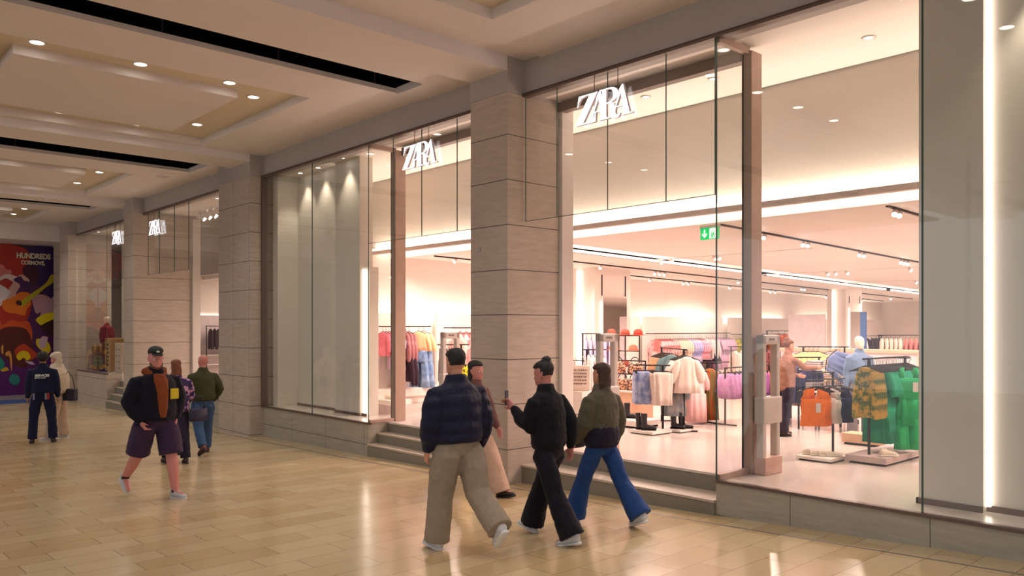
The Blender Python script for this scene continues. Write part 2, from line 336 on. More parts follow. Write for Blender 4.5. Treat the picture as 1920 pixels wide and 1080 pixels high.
# ---------------------------------------------------------------- shop shell
mb = MB(); mb.box(-35, 10, 7.8, 9.72, 4.88, 5.0); struct(mb.build('ceiling_front', WHITE))
mb = MB(); mb.box(-35, 10, 9.75, 9.80, 3.34, 4.95); struct(mb.build('wall_bulkhead', BULK))
mb = MB(); mb.box(-35, 10, 9.56, 9.60, 3.25, 3.325); mb.box(-35, 10, 9.60, 9.66, 3.25, 3.262); struct(mb.build('trim_trough', mat('grey_lip', rgb(206, 190, 182), 0.5)))
mb = MB(); mb.box(-35, 10, 10.12, 10.30, 3.20, 3.5); mb.box(-35, 10, 9.81, 10.6, 3.505, 3.56); struct(mb.build('ceiling_trough', WHITE))
for x in range(-34, 10, 2): mb = MB(); mb.box(x, x + 0.02, 9.62, 9.76, 3.262, 3.27); struct(mb.build('trim_trough_bracket', WHITE))
mb = MB(); mb.box(-18, 2, 9.84, 9.88, 3.44, 3.47); struct(mb.build('trim_trough_lamp', LIGHT_S))
def slab(name, x0, x1, y0, y1, m, th=0.1):
    q = MB(); n = 0; q.v += [(x0, y0, cz(y0)), (x1, y0, cz(y0)), (x1, y1, cz(y1)), (x0, y1, cz(y1)), (x0, y0, cz(y0) + th), (x1, y0, cz(y0) + th), (x1, y1, cz(y1) + th), (x0, y1, cz(y1) + th)]
    for f in ((0, 3, 2, 1), (4, 5, 6, 7), (0, 1, 5, 4), (1, 2, 6, 5), (2, 3, 7, 6), (3, 0, 4, 7)): q._f(*f)
    return struct(q.build(name, m))
slab('ceiling_shop', -10.5, 10, 10.3, 40, WHITE); slab('ceiling_shop_left', -35, -11.5, 10.3, 40, WHITE)
q = slab('ceiling_cove', -11.6, -10.4, 10.6, 40, WHITE); q.location.z = 0.24
for a, b in ((-11.55, -11.5), (-10.5, -10.45)):
    q = slab('ceiling_cove_side', a, b, 10.6, 40, WHITE, 0.36)
for a, b in ((11.5, 19.5), (19.9, 27.5), (27.9, 35.5)):
    q = slab('trim_cove_lamp', -11.5, -11.46, a, b, LIGHT_S, 0.05); q.location.z = 0.01
mb = MB(); mb.box(-15.4, -15.2, 8.3, 36, 0, 3.4); struct(mb.build('wall_left', WHITE))
mb = MB(); mb.box(-15.4, 10, 36, 36.2, 0, 3.4); struct(mb.build('wall_back', WHITE))
mb = MB(); mb.box(3.0, 3.2, 8.3, 36, 0, 5); struct(mb.build('wall_right', WHITE))
mb = MB(); mb.box(-35, -15.4, 14, 14.2, 0, 3.4); struct(mb.build('wall_rear_left', WHITE))
mb = MB(); mb.box(-35, -34.8, 7.5, 14, 0, 5); struct(mb.build('wall_end', WHITE))
mb = MB(); mb.box(-26.2, -26.0, 8.9, 14, 0, 4.9); struct(mb.build('wall_cross', WHITE))
mb = MB(); mb.box(-25.98, -25.9, 9.0, 13.9, 0, 2.05); struct(mb.build('wall_panel_6', mat('lilac_white', rgb(222, 206, 208), 0.5)))
mb = MB(); mb.box(-25.99, -25.96, 9.1, 13.8, 2.05, 2.08); struct(mb.build('trim_panel_lamp', LIGHT_S))
# display partitions just inside the windows
mb = MB(); mb.box(-3.02, -2.47, 7.97, 8.25, 0.0, 4.88); struct(mb.build('wall_display_1', CREAM))
mb = MB(); mb.box(-2.47, 1.0, 8.08, 8.25, 0.0, 4.88); struct(mb.build('wall_display_2', CREAM))
mb = MB(); mb.box(-2.475, -2.43, 8.03, 8.078, 0.05, 4.85); struct(mb.build('trim_display_lamp', LIGHT_S))
mb = MB(); mb.box(-3.04, -2.47, 7.955, 7.97, 0.0, 0.055); mb.box(-2.47, 1.0, 8.062, 8.08, 0, 0.055); mb.box(-3.04, -3.02, 7.955, 8.25, 0, 0.055); struct(mb.build('baseboard_display', BRONZE_D))
mb = MB(); mb.box(-15.75, -13.95, 8.16, 8.3, 0.0, 4.88); mb.box(-13.95, -13.04, 8.02, 8.3, 0.0, 4.88); struct(mb.build('wall_display_3', CREAM))
mb = MB(); mb.box(-15.97, -15.75, 7.7, 8.3, 0, 4.88); struct(mb.build('wall_display_4', CREAM))
mb = MB(); mb.box(-13.99, -13.955, 8.10, 8.158, 0.05, 4.8); struct(mb.build('trim_display_lamp', LIGHT_S))
mb = MB(); mb.box(-13.035, -12.99, 8.08, 8.14, 0.0, 2.75); struct(mb.build('trim_display_lamp', LIGHT_S))
mb = MB(); mb.box(-13.04, -12.9, 8.15, 8.34, 0.0, 2.8); struct(mb.build('wall_display_5', CREAM))
mb = MB(); mb.box(-15.75, -13.95, 8.145, 8.16, 0, 0.05); mb.box(-13.96, -13.03, 8.005, 8.02, 0, 0.05); mb.box(-13.04, -12.88, 8.06, 8.075, 0, 0.05); struct(mb.build('baseboard_display', BRONZE_D))
# far bay: shop window box and narrow entrance
mb = MB(); mb.box(-30.3, -28.2, 8.9, 9.0, 0.0, 4.88); struct(mb.build('wall_display_6', CREAM))
mb = MB(); mb.box(-23.53, -23.45, 8.83, 9.05, 0, 4.8); struct(mb.build('trim_jamb', WHITEM))
mb = MB(); mb.box(-30.4, -27.0, 7.95, 8.9, 0.0, 0.20); struct(mb.build('floor_display', CREAM))
lamp('AREA', (-28, 8.6, 4.8), 60, COVE, 2, .5, name='far_window_light')
# mall end wall with the soffit
mb = MB(); mb.box(-34.9, -34.7, -14, 8.6, -1.3, 5.6); struct(mb.build('wall_far', mat('far_wall_paint', rgb(150, 130, 128), 0.6)))
mb = MB(); mb.box(-34.7, -32.2, -14, 8.6, 4.72, 5.6); mb.box(-34.7, -34.2, 7.4, 8.6, -1.2, 4.72); struct(mb.build('wall_soffit', CEIL))
mb = MB(); mb.box(-33.4, -31.5, 7.45, 8.6, -1.2, 4.83); struct(mb.build('column', STONE))
# ---------------------------------------------------------------- mall ceiling, repeated every bay
def bay(xl, xr, slot=True):
    """panel from xr (near edge) to xl (far edge), open tray with lamps inside"""
    zl, T = 5.27, 0.07; tx0, tx1 = xl + 0.55, xr - 1.15; ty = 6.15
    q = MB()
    q.box(xl, xr, ty, 7.5, zl, zl + T); q.box(xl, tx0, -14, ty, zl, zl + T); q.box(tx1, xr, -14, ty, zl, zl + T)
    q.box(xl, xr, -14, -8, zl, zl + T)
    q.box(tx0 - 0.05, tx0, -8, ty, zl + T, zl + 0.13); q.box(tx1, tx1 + 0.05, -8, ty, zl + T, zl + 0.13); q.box(tx0 - 0.05, tx1 + 0.05, ty, ty + 0.05, zl + T, zl + 0.13)
    struct(q.build('ceiling_panel', CEIL))
    q = MB(); q.box(tx0 - 0.05, tx1 + 0.05, -8, ty + 0.05, zl + 0.13, zl + 0.2); struct(q.build('ceiling_tray', CEILY))
    q = MB(); q.box(tx0 + 0.75, tx1 - 0.75, 2.25, ty - 0.85, zl + 0.0, zl + 0.13); struct(q.build('ceiling_tray_panel', CEIL))
    q = MB(); q.box(tx0 + 0.75, tx1 - 0.75, -8, 1.9, zl + 0.0, zl + 0.13); struct(q.build('ceiling_tray_panel', CEIL))
    return tx0, tx1, ty, zl + 0.13
PANELS = [(-7.65 + 0.0, -1.6), (-16.4, -10.32), (-24.5, -18.84), (-32.2, -26.9), (0.9, 7.0)]
TRAYS = [bay(*p) for p in PANELS]
q = MB()
for a, b in ((-8.77, -7.99), (-17.0, -16.03), (-25.0, -24.2), (-0.1, 0.8)):     # beams from column to column
    q = MB(); q.box(a, b, -14, 7.5, 5.12, 5.6); struct(q.build('ceiling_beam', CEIL))
for a, b in ((-9.62, -8.77), (-7.99, -7.65), (-16.4, -16.03), (-0.5, -0.1), (0.8, 0.9)):
    q = MB(); q.box(a, b, -14, 7.5, 5.25 if a in (-9.62,) else 5.31, 5.6); struct(q.build('ceiling_beam_side', CEIL))
for a, b in ((-10.32, -9.62), (-18.84, -17.0), (-26.9, -25.0), (-1.6, -0.5)):  # dark open slots between beam and panel
    q = MB(); q.box(a - 1.0, b, -14, 7.0, 6.0, 6.05); q.box(a - 1.05, a - 1.0, -14, 7.0, 5.35, 6.05); q.box(b, b + 0.02, -14, 7.0, 5.35, 6.05); q.box(a - 1.05, b + 0.02, 7.0, 7.03, 5.36, 6.05); struct(q.build('ceiling_slot', DARK))
    q = MB(); q.box(a, b, 7.0, 7.5, 5.25, 5.6); struct(q.build('ceiling_slot_end', CEIL))
    for k in range(9):
        y = 6.6 - k * 1.55; q = MB(); q.box(a - 0.02, a, y, y + 0.02, 5.34, 5.99); q.box(a - 0.3, b, y, y + 0.02, 5.66, 5.69); struct(q.build('ceiling_slot_bracket', mat('bracket_grey', rgb(60, 50, 55), 0.5, metal=0.4)))
q = MB(); q.box(-40, 10, -14, 7.8, 6.08, 6.12); struct(q.build('ceiling_deck', DARK))
# ---------------------------------------------------------------- ceiling lamps of the mall
def downlight(x, y, z, label, group, power=55, r=0.085, spot=118, col=WARM, real=True):
    t = thing('ceiling_light', label, 'ceiling light', (x, y, z), 0, group)
    q = MB(); rg = [[(rr * math.cos(2 * math.pi * j / 24), rr * math.sin(2 * math.pi * j / 24), zz) for j in range(24)] for rr, zz in ((r + 0.025, 0.0), (r + 0.025, -0.012), (r, -0.014), (r - 0.004, 0.0))]
    q.loft(rg, False); q.build('trim_ring', WHITEM, t, smooth=True)
    q = MB(); q.tube([(0, 0, -0.002), (0, 0, -0.008)], r - 0.004, 20); q.build('diffuser', LIGHT_W, t)
    if real: lamp('SPOT', (x, y, z - 0.03), power, col, 0.07, spot=spot, name='downlight_lamp')
    return t
words = {1: 'second ceiling tray', 2: 'third ceiling tray', 3: 'farthest ceiling tray', 0: 'nearest ceiling tray', 4: 'last tray'}
for k, (tx0, tx1, ty, tz) in enumerate(TRAYS):
    g = 'downlights in the ' + words[k]
    if k != 4:
        downlight(tx1 - 0.95, ty - 0.5, tz, 'downlight at the shop end of the %s, near corner' % words[k], g, 85)
        downlight(tx0 + 1.0 + 0.05, ty - 0.5, tz, 'downlight at the shop end of the %s, far corner' % words[k], g, 85)
    for j in range(5):
        y = ty - 1.1 - 1.29 * j
        n = ['first', 'second', 'third', 'fourth', 'fifth'][j]
        downlight(tx1 - 0.47, y, tz, 'downlight on the near edge of the %s, %s from shops' % (words[k], n), g, 52)
        if j < 4: downlight(tx0 + 0.32, y - 0.2, tz, 'downlight hidden behind the far edge of the %s, %s from shops' % (words[k], n), g, 52)
# window box lamps
for i, x in enumerate((-15.3, -14.55, -13.4)):
    downlight(x, 7.98 if i < 2 else 7.85, 4.88, 'small recessed downlight above the %s part of the blank display window' % ['far', 'middle', 'near'][i], 'downlights in the blank display window', 60, 0.05, 75, (1, .85, .68))
downlight(-1.95, 7.9, 4.88, 'small recessed downlight above the blank wall in the near window', None, 90, 0.05, 80, (1, .85, .68))
for i, x in enumerate((-10.4, -7.0, -5.9, -3.9)): downlight(x, 8.9, 4.88, 'recessed downlight in the high ceiling strip behind the glass, %s along' % ['first', 'second', 'third', 'fourth'][i], 'downlights in the high ceiling strip', 9, 0.05, 150, COVE)
downlight(-29.4, 7.9, 4.88, 'small spot over the mannequin in the farthest window', None, 18, 0.05, 100, (1, .85, .68))
# ================================================================ shop interior fittings
STR_X = LIGHT_S
def wallpanel(y0, y1, n):
    q = MB(); q.box(-14.98, -14.9, y0, y1, 0.0, 1.98); struct(q.build('wall_panel_%d' % n, WHITE, bevel=0.006))
    q = MB(); q.box(-15.16, -15.12, y0 + 0.05, y1 - 0.05, 1.80, 1.84); struct(q.build('trim_panel_lamp', STR_X))
wallpanel(8.4, 10.96, 1); wallpanel(11.22, 18.67, 2); wallpanel(18.87, 23.0, 3); wallpanel(23.4, 27.4, 4); wallpanel(28.2, 35.5, 5)
for y in (11.09, 18.77): q = MB(); q.box(-15.19, -15.15, y - 0.03, y + 0.03, 0.3, 1.95); struct(q.build('trim_wall_lamp', STR_X))
for i, (y, L) in enumerate(((9.7, 2.4), (14.9, 7.2), (20.9, 4), (25.4, 4), (31.5, 6))): lamp('AREA', (-15.08, y, 1.86), 12 * L / 3, COVE, 0.1, L, (0, R(180), 0), name='wall_wash_light')  # the last, rearmost wash is added to brighten the grey back area
q = MB(); q.box(-14.9, -14.35, 8.4, 18.6, 0.16, 0.34); q.box(-14.9, -14.45, 8.4, 18.6, 0.0, 0.16); q.box(-14.9, -13.6, 18.9, 27.3, 0.14, 0.3); q.box(-14.9, -13.7, 18.9, 27.3, 0, 0.14); struct(q.build('wall_ledge', WHITE, bevel=0.008))
# pillars with mirrors
def pillar(x0, x1, y0, y1, n, blue=False):
    top = cz(y1) + 0.05
    q = MB(); q.box(x0, x0 + 0.16, y0, y1, 0, top); q.box(x1 - 0.12, x1, y0, y1, 0, top); q.box(x0 + 0.16, x1 - 0.12, y0 + 0.14, y1, 0, top); struct(q.build('column_shop_%d' % n, WHITE, bevel=0.006))
    q = MB(); q.box(x0 + 0.165, x0 + 0.205, y0 + 0.05, y0 + 0.135, 0.02, top - 0.08); struct(q.build('trim_pillar_lamp', LIGHT_S))
    w = y1 - y0
    m = thing('wall_mirror', 'tall mirror on the side of the %s white pillar' % ('near' if n == 1 else 'far'), 'mirror', (x1, y0 + w * 0.52, 0))
    a = w * 0.34
    q = MB(); q.box(0.002, 0.05, -a, a, 0.35, 2.45 if n == 1 else 2.2); q.build('frame', WHITEM, m, bevel=0.004)
    q = MB(); q.box(0.05, 0.055, -a + 0.02, a - 0.02, 0.38, 2.42 if n == 1 else 2.17); q.build('glass', mat('mirror_silver', (0.9, 0.88, 0.86, 1), 0.02, metal=1.0, var=0.01), m)
    q = MB(); q.box(0.002, 0.03, -a - 0.03, -a - 0.005, 0.35, 2.3); q.build('side_lamp', LIGHT_S, m)
    for b in (-a, a - 0.035): q = MB(); q.box(0.002, 0.012, b, b + 0.035, 2.46, 2.98 if n == 1 else 2.7); q.build('slot', BLACKM, m)
pillar(-14.2, -13.4, 15.0, 16.4, 1); pillar(-12.8, -12.15, 26.0, 27.2, 2)
q = MB(); q.box(-10.78, -10.62, 24.0, 24.1, 0.0, 2.12); tag(q.build('blue_banner', mat('blue_panel', rgb(70, 104, 160), 0.5)), 'narrow upright blue banner beside the far pillar', 'banner')
# low dividing counter across the shop
t = thing('divider_counter', 'long low white dividing counter with a pale wood top edge', 'counter', (-7.9, 17.0, 0))
WOODP = mat('pale_wood', rgb(226, 186, 160), 0.5, col2=rgb(206, 160, 132), scale=3, stretch=(1, 12, 12))
q = MB(); q.box(-1.6, 1.6, 0.05, 0.45, 0, 1.12); q.build('body', mat('lilac_white', rgb(222, 206, 208), 0.5), t)
q = MB(); q.box(-1.66, 1.66, 0.0, 0.5, 1.12, 1.19); q.build('top', WOODP, t, bevel=0.004)
for x in (-0.45, 1.48): q = MB(); q.box(x - 0.05, x + 0.05, 0.0, 0.06, 0, 1.12); q.build('post', WOODP, t)
t = thing('partition_screen', 'tall pale rectangular screen standing behind the dividing counter', 'screen', (-10.3, 20.0, 0))
q = MB(); q.box(-0.62, 0.40, 0, 0.06, 0.0, 2.0); q.build('panel', mat('pale_lilac_panel', rgb(206, 192, 194), 0.6), t, bevel=0.004)
q = MB(); q.box(-0.62, 0.4, -0.05, 0.1, 0, 0.03); q.build('foot', WHITEM, t)
# emergency exit sign
t = thing('exit_sign', 'green hanging emergency exit sign with a white arrow', 'sign', (-6.98, 10.42, 3.0))
GREEN = mat('exit_green', rgb(0, 150, 80), 0.4, emit=rgb(0, 190, 100), estr=0.9); WHT = mat('exit_white', rgb(240, 250, 245), 0.4, emit=(0.85, 1, 0.9), estr=0.8)
q = MB(); q.box(-0.165, 0.165, 0, 0.02, 0, 0.18); q.build('panel', GREEN, t, bevel=0.002)
q = MB(); q.prism([(-0.098, 0.155), (-0.078, 0.155), (-0.078, 0.07), (-0.045, 0.1), (-0.042, 0.078), (-0.088, 0.028), (-0.134, 0.078), (-0.131, 0.1), (-0.098, 0.07)], 'y', -0.004, 0.0); q.build('arrow', WHT, t)
q = MB(); q.box(0.0, 0.115, -0.003, 0.0, 0.012, 0.168); q.build('door_symbol', WHT, t)
q = MB(); q.box(0.035, 0.05, -0.006, -0.003, 0.02, 0.12); q.box(0.06, 0.085, -0.006, -0.003, 0.06, 0.1); q.ball((0.075, -0.0045, 0.118), (0.01, 0.0015, 0.01), 10, 6); q.box(0.052, 0.062, -0.006, -0.003, 0.03, 0.07); q.box(0.08, 0.092, -0.006, -0.003, 0.02, 0.06); q.build('running_figure', GREEN, t)
q = MB(); q.box(-0.17, 0.17, -0.01, 0.04, 0.18, 0.215); q.box(-0.02, 0.02, 0.0, 0.02, 0.215, 0.262); q.build('bracket', WHITEM, t)
# ---------------------------------------------------------------- lighting tracks and spots
def track(x, y0, y1, label, spots, gname):
    q = MB(); n = 0
    z0, z1 = cz(y0), cz(y1)
    q.loft([[(x - 0.018, y0, z0 - 0.028), (x + 0.018, y0, z0 - 0.028), (x + 0.018, y0, z0 + 0.01), (x - 0.018, y0, z0 + 0.01)], [(x - 0.018, y1, z1 - 0.028), (x + 0.018, y1, z1 - 0.028), (x + 0.018, y1, z1 + 0.01), (x - 0.018, y1, z1 + 0.01)]])
    tag(q.build('lighting_track', BLACKM), label, 'lighting track')
    for y in spots:
        p = dup(SPOT, (x, y, cz(y) - 0.028), 0.3, label='small spotlight on the ' + gname, group='spotlights on the ' + gname)
SPOT = thing('spotlight', 'small spotlight on the ceiling track nearest the window', 'spotlight', (-4.42, 10.87, cz(10.87) - 0.028), 0.3, 'spotlights on the track nearest the window')
q = MB(); q.tube([(0, 0, 0), (0, 0, -0.03)], 0.008, 8); q.tube([(0, 0.03, -0.03), (0, -0.05, -0.075)], 0.036, 14); q.build('housing', WHITEM, SPOT, smooth=False)
q = MB(); q.tube([(0, -0.05, -0.075), (0, -0.056, -0.080)], 0.032, 14); q.build('lens', LIGHT_SPOT, SPOT)
track(-4.42, 10.62, 17.0, 'black ceiling track nearest the window', [11.02, 13.0, 13.15], 'track nearest the window')
track(-6.95, 10.62, 20.0, 'long black ceiling track over the middle of the shop', [11.95, 13.25, 13.42, 15.45, 15.65, 17.4, 17.58, 17.76, 19.5], 'track over the middle of the shop')
track(-12.75, 10.7, 33.0, 'thin ceiling track running along the light cove', [14.5, 16.6, 16.8, 17.0, 20.5, 21.0, 24.2, 24.4, 28, 31], 'track along the light cove')
track(-14.3, 10.7, 34.0, 'thin ceiling track closest to the clothes wall', [11.3, 12.0, 12.3, 13.9, 18.4, 20.0, 20.25, 22.5, 25, 25.3, 29, 32], 'track closest to the clothes wall')
def crosstrack(y, x0, x1, n, spots):
    q = MB(); z = cz(y); q.box(x0, x1, y - 0.012, y + 0.012, z - 0.01, z + 0.008); tag(q.build('lighting_track', WHITEM), 'pale recessed cross track, %s row back from the entrance' % n, 'lighting track')
    for x in spots: dup(SPOT, (x, y, z - 0.01), 1.2, label='small spotlight on the %s cross track' % n, group='spotlights on the %s cross track' % n)
crosstrack(14.5, -11.5, -7.4, 'first', [-11.0, -10.7, -9.6, -9.5]); crosstrack(19.5, -11.5, -5.2, 'second', [-9.6, -9.4, -9.1, -7.6, -7.3])
crosstrack(23.5, -11.5, -5.2, 'third', [-9.0, -8.8, -8.5, -7.0, -6.9]); crosstrack(28, -11.5, -5, 'fourth', [-9.5, -9.2, -7.6, -7.3])
# ---------------------------------------------------------------- clothes
def cloth(name, col, rough=0.75, col2=None, scale=14, sheen=0.2, stretch=(1, 1, 1), ramp=(0.42, 0.58)):
    return mat(name, col, rough, var=0.07, scale=scale, bump=0.25, bscale=90, col2=col2, spec=0.2, sheen=sheen * 0.3, stretch=stretch, ramp=ramp if col2 else (0.3, 0.7))
def gbody(rows, seg=40, pleat=0.0, k=9, seed=0, ytw=0.0):
    """rows (z, half width, half depth, pleat amount)"""
    rnd = random.Random(seed); ph = [rnd.uniform(0, 6.28) for _ in range(4)]; rings = []
    for z, w, d, a in rows:
        ring = []
        for j in range(seg):
            t = 2 * math.pi * j / seg; m = 1 + a * (0.6 * math.sin(k * t + ph[0]) + 0.4 * math.sin((k + 4) * t + ph[1] + z * 2))
            c, s = math.cos(t), math.sin(t)
            ring.append((w * (abs(c) ** 0.8) * (1 if c >= 0 else -1) * (1 + (m - 1) * 0.35), d * s * m + 0.01 * math.sin(5 * z + ph[2]) , z))
        rings.append(ring)
    return rings
def garment(kind, m, label, cat, W=0.42, L=0.6, D=0.05, seed=0, group=None, hanger=True, hook=0.09, extra=None, m2=None):
    t = thing(kind, label, cat, (0, 0, 0), 0, group); z0 = -hook - 0.02; h = W / 2
    if kind in ('skirt', 'bubble_skirt', 'trousers', 'jeans'):
        ww = 0.17 if kind != 'trousers' else 0.16
    if hanger:
        q = MB(); q.tube([(0, 0, 0.0), (0.018, 0, 0.012), (0.022, 0, -0.008), (0, 0, -0.03), (0, 0, z0 + 0.03)], 0.0035, 6)
        if kind in ('skirt', 'bubble_skirt', 'trousers', 'jeans'): q.tube([(-ww, 0, z0 + 0.02), (ww, 0, z0 + 0.02)], 0.005, 6); q.box(-ww + .01, -ww + .035, -.012, .012, z0 - .02, z0 + .03); q.box(ww - .035, ww - .01, -.012, .012, z0 - .02, z0 + .03)
        else: q.tube([(-0.2, 0, z0 - 0.045), (-0.1, 0, z0 - 0.005), (0, 0, z0 + 0.03), (0.1, 0, z0 - 0.005), (0.2, 0, z0 - 0.045)], 0.007, 6)
        q.build('hanger', BLACKM, t)
    q = MB()
    if kind == 'skirt': q.loft(gbody([(z0, ww, D * 0.5, 0.1), (z0 - 0.04, ww, D * 0.6, 0.25), (z0 - L * 0.35, (ww + h) / 2, D, 0.35), (z0 - L * 0.75, h * 0.97, D * 1.2, 0.4), (z0 - L, h, D * 1.3, 0.45)], seed=seed))
    elif kind == 'bubble_skirt': q.loft(gbody([(z0, ww, D * 0.5, 0.1), (z0 - 0.04, ww, D * 0.8, 0.3), (z0 - L * 0.3, h * 0.85, D * 1.5, 0.3), (z0 - L * 0.7, h, D * 1.9, 0.25), (z0 - L * 0.93, h * 0.9, D * 1.7, 0.3), (z0 - L, h * 0.62, D, 0.3)], seed=seed))
    elif kind in ('trousers', 'jeans'):
        q.loft(gbody([(z0, ww, D * 0.5, 0.05), (z0 - 0.05, ww, D * 0.7, 0.1), (z0 - 0.22, ww * 1.1, D, 0.1), (z0 - 0.27, ww * 1.08, D, 0.1)], seed=seed))
        for s in (-1, 1):
            c = s * ww * 0.55
            q.loft([[(c + s * (h - ww) * 0.5 * f + x * (1 + 0.15 * f), y, z) for x, y, z in r] for f, r in zip((0, .3, .7, 1), gbody([(z0 - 0.2, ww * 0.52, D, 0.15), (z0 - L * 0.5, ww * 0.5, D, 0.15), (z0 - L * 0.8, ww * 0.52, D, 0.15), (z0 - L, ww * 0.56, D, 0.15)], 24, k=5, seed=seed + s))])
    elif kind in ('tank_top', 'jumpsuit'):
        e = z0 - (L if kind == 'tank_top' else 0.42)
        q.loft(gbody([(z0 - 0.13, h * 0.8, D * 0.8, 0.05), (z0 - 0.2, h * 0.92, D, 0.08), (z0 - 0.32, h * 0.85, D, 0.1), (e, h * (0.95 if kind == 'tank_top' else 0.7), D, 0.12)], seed=seed))
        for s in (-1, 1): q.loft([[(s * h * a + x, y, z) for x, y, z in r] for a, r in zip((0.46, .52, .6), gbody([(z0 - 0.0, 0.028, D * 0.5, 0), (z0 - 0.07, 0.034, D * 0.6, 0), (z0 - 0.15, h * 0.34, D * 0.7, 0)], 12))])
        if kind == 'jumpsuit':
            q.loft(gbody([(e + 0.02, h * 0.7, D * 1.1, 0.2), (e - 0.05, h * 0.85, D * 1.2, 0.3), (e - 0.3, h, D * 1.2, 0.3)], seed=seed))
            for s in (-1, 1): q.loft([[(s * h * 0.5 + x, y, z) for x, y, z in r] for r in gbody([(e - 0.22, h * 0.5, D * 1.2, 0.25), (e - 0.5, h * 0.5, D * 1.3, 0.3), (z0 - L, h * 0.55, D * 1.3, 0.35)], 26, k=6, seed=seed + s)])
    else:      # tops, dresses, jackets, blouses with sleeves
        sl = {'blouse': 0.3, 'puff_blouse': 0.26, 'dress': 0.24, 'jacket': 0.52, 'coat': 0.6, 'shirt': 0.5, 'cardigan': 0.5}.get(kind, 0.22); f = {'dress': 1.35, 'puff_blouse': 1.15}.get(kind, 1.05)
        tier = kind == 'dress'
        rows = [(z0 + 0.012, 0.05, D * 0.5, 0), (z0 - 0.01, 0.08, D * 0.7, 0.0), (z0 - 0.05, h * 0.92, D * 0.8, 0.05), (z0 - 0.12, h * 0.95, D, 0.12), (z0 - L * 0.45, h * 0.92, D * 1.1, 0.2)]
        rows += [(z0 - L * 0.46, h * 1.06, D * 1.3, 0.3), (z0 - L * 0.75, h * 1.12, D * 1.3, 0.35)] if tier else [(z0 - L * 0.75, h * (1 + (f - 1) / 2), D * 1.1, 0.25)]
        rows += [(z0 - L, h * f * (1 if not tier else 0.9), D * 1.2, 0.35)]
        q.loft(gbody(rows, seed=seed))
        for s in (-1, 1):
            pw = 0.055 if 'puff' not in kind else 0.085
            q.limb([(s * h * 0.86, 0, z0 - 0.09), (s * (h + 0.03), 0, z0 - 0.09 - sl * 0.5), (s * (h + 0.05), 0.01, z0 - 0.08 - sl)], [(D * 0.8, 0.06), (D * 0.9, pw), (D * 0.7, pw * 0.8)], 12, up=(0, 1, 0))
    q.build('fabric', m, t, smooth=True)
    if extra == 'price_tag': q = MB(); q.box(0.03, 0.09, -D * 1.35, -D * 1.35 + 0.002, z0 - 0.3, z0 - 0.18); q.build('price_tag', mat('tag_card', rgb(226, 214, 206), 0.6), t)
    if extra == 'hem': q = MB(); q.loft(gbody([(z0 - L + 0.02, h * 0.98, D * 1.25, 0.3), (z0 - L - 0.03, h * 0.98, D * 1.25, 0.3)], seed=seed)); q.build('hem', m2, t, smooth=True)
    return t
_first = {}
def hang(p0, p1, items, group, rz=None):
    """items: (key, count); key -> dict of garment arguments. Copies share the meshes of the first of their kind."""
    tot = sum(n for _, n, *_ in items); dx, dy = p1[0] - p0[0], p1[1] - p0[1]; ang = math.atan2(dy, dx) + math.pi / 2 if rz is None else rz
    if len(p1) < 3: p1 = (p1[0], p1[1], p0[2])
    ORD = ['nearest', 'second', 'third', 'fourth', 'fifth', 'sixth', 'seventh', 'farthest']
    i = 0; rnd = random.Random(len(str(group))); step = math.hypot(dx, dy) / tot
    for key, n, label in items:
        g = dict(G[key])
        base_label = label
        for k in range(n):
            if 1 < n <= 8: label = base_label + ', ' + ('nearest of its row' if k == 0 else 'farthest of its row' if k == n - 1 else ORD[k] + ' in its row')
            f = (i + 0.5) / tot; loc = (p0[0] + dx * f, p0[1] + dy * f, p0[2] + (p1[2] - p0[2]) * f); a = ang + rnd.uniform(-0.03, 0.03)
            if key not in _first:
                t = garment(label=label, group=group, seed=len(_first) * 7, **g); t.location = loc; t.rotation_euler = (0, 0, a); _first[key] = t
                t['thick'] = max(v.co.y for v in t.children[-1].data.vertices) - min(v.co.y for v in t.children[-1].data.vertices) if not g.get('extra') else g.get('D', .05) * 2.9
            else: t = dup(_first[key], loc, a, label, group)
            gap = max(step * abs(math.cos(ang - a)), 0.02) if tot > 1 else 9        # neighbours on a full rail are pressed flat
            t.scale = (1, min(1, 0.96 * gap / _first[key]['thick']), 1); i += 1
T = {'price_tag': 1}
c = cloth
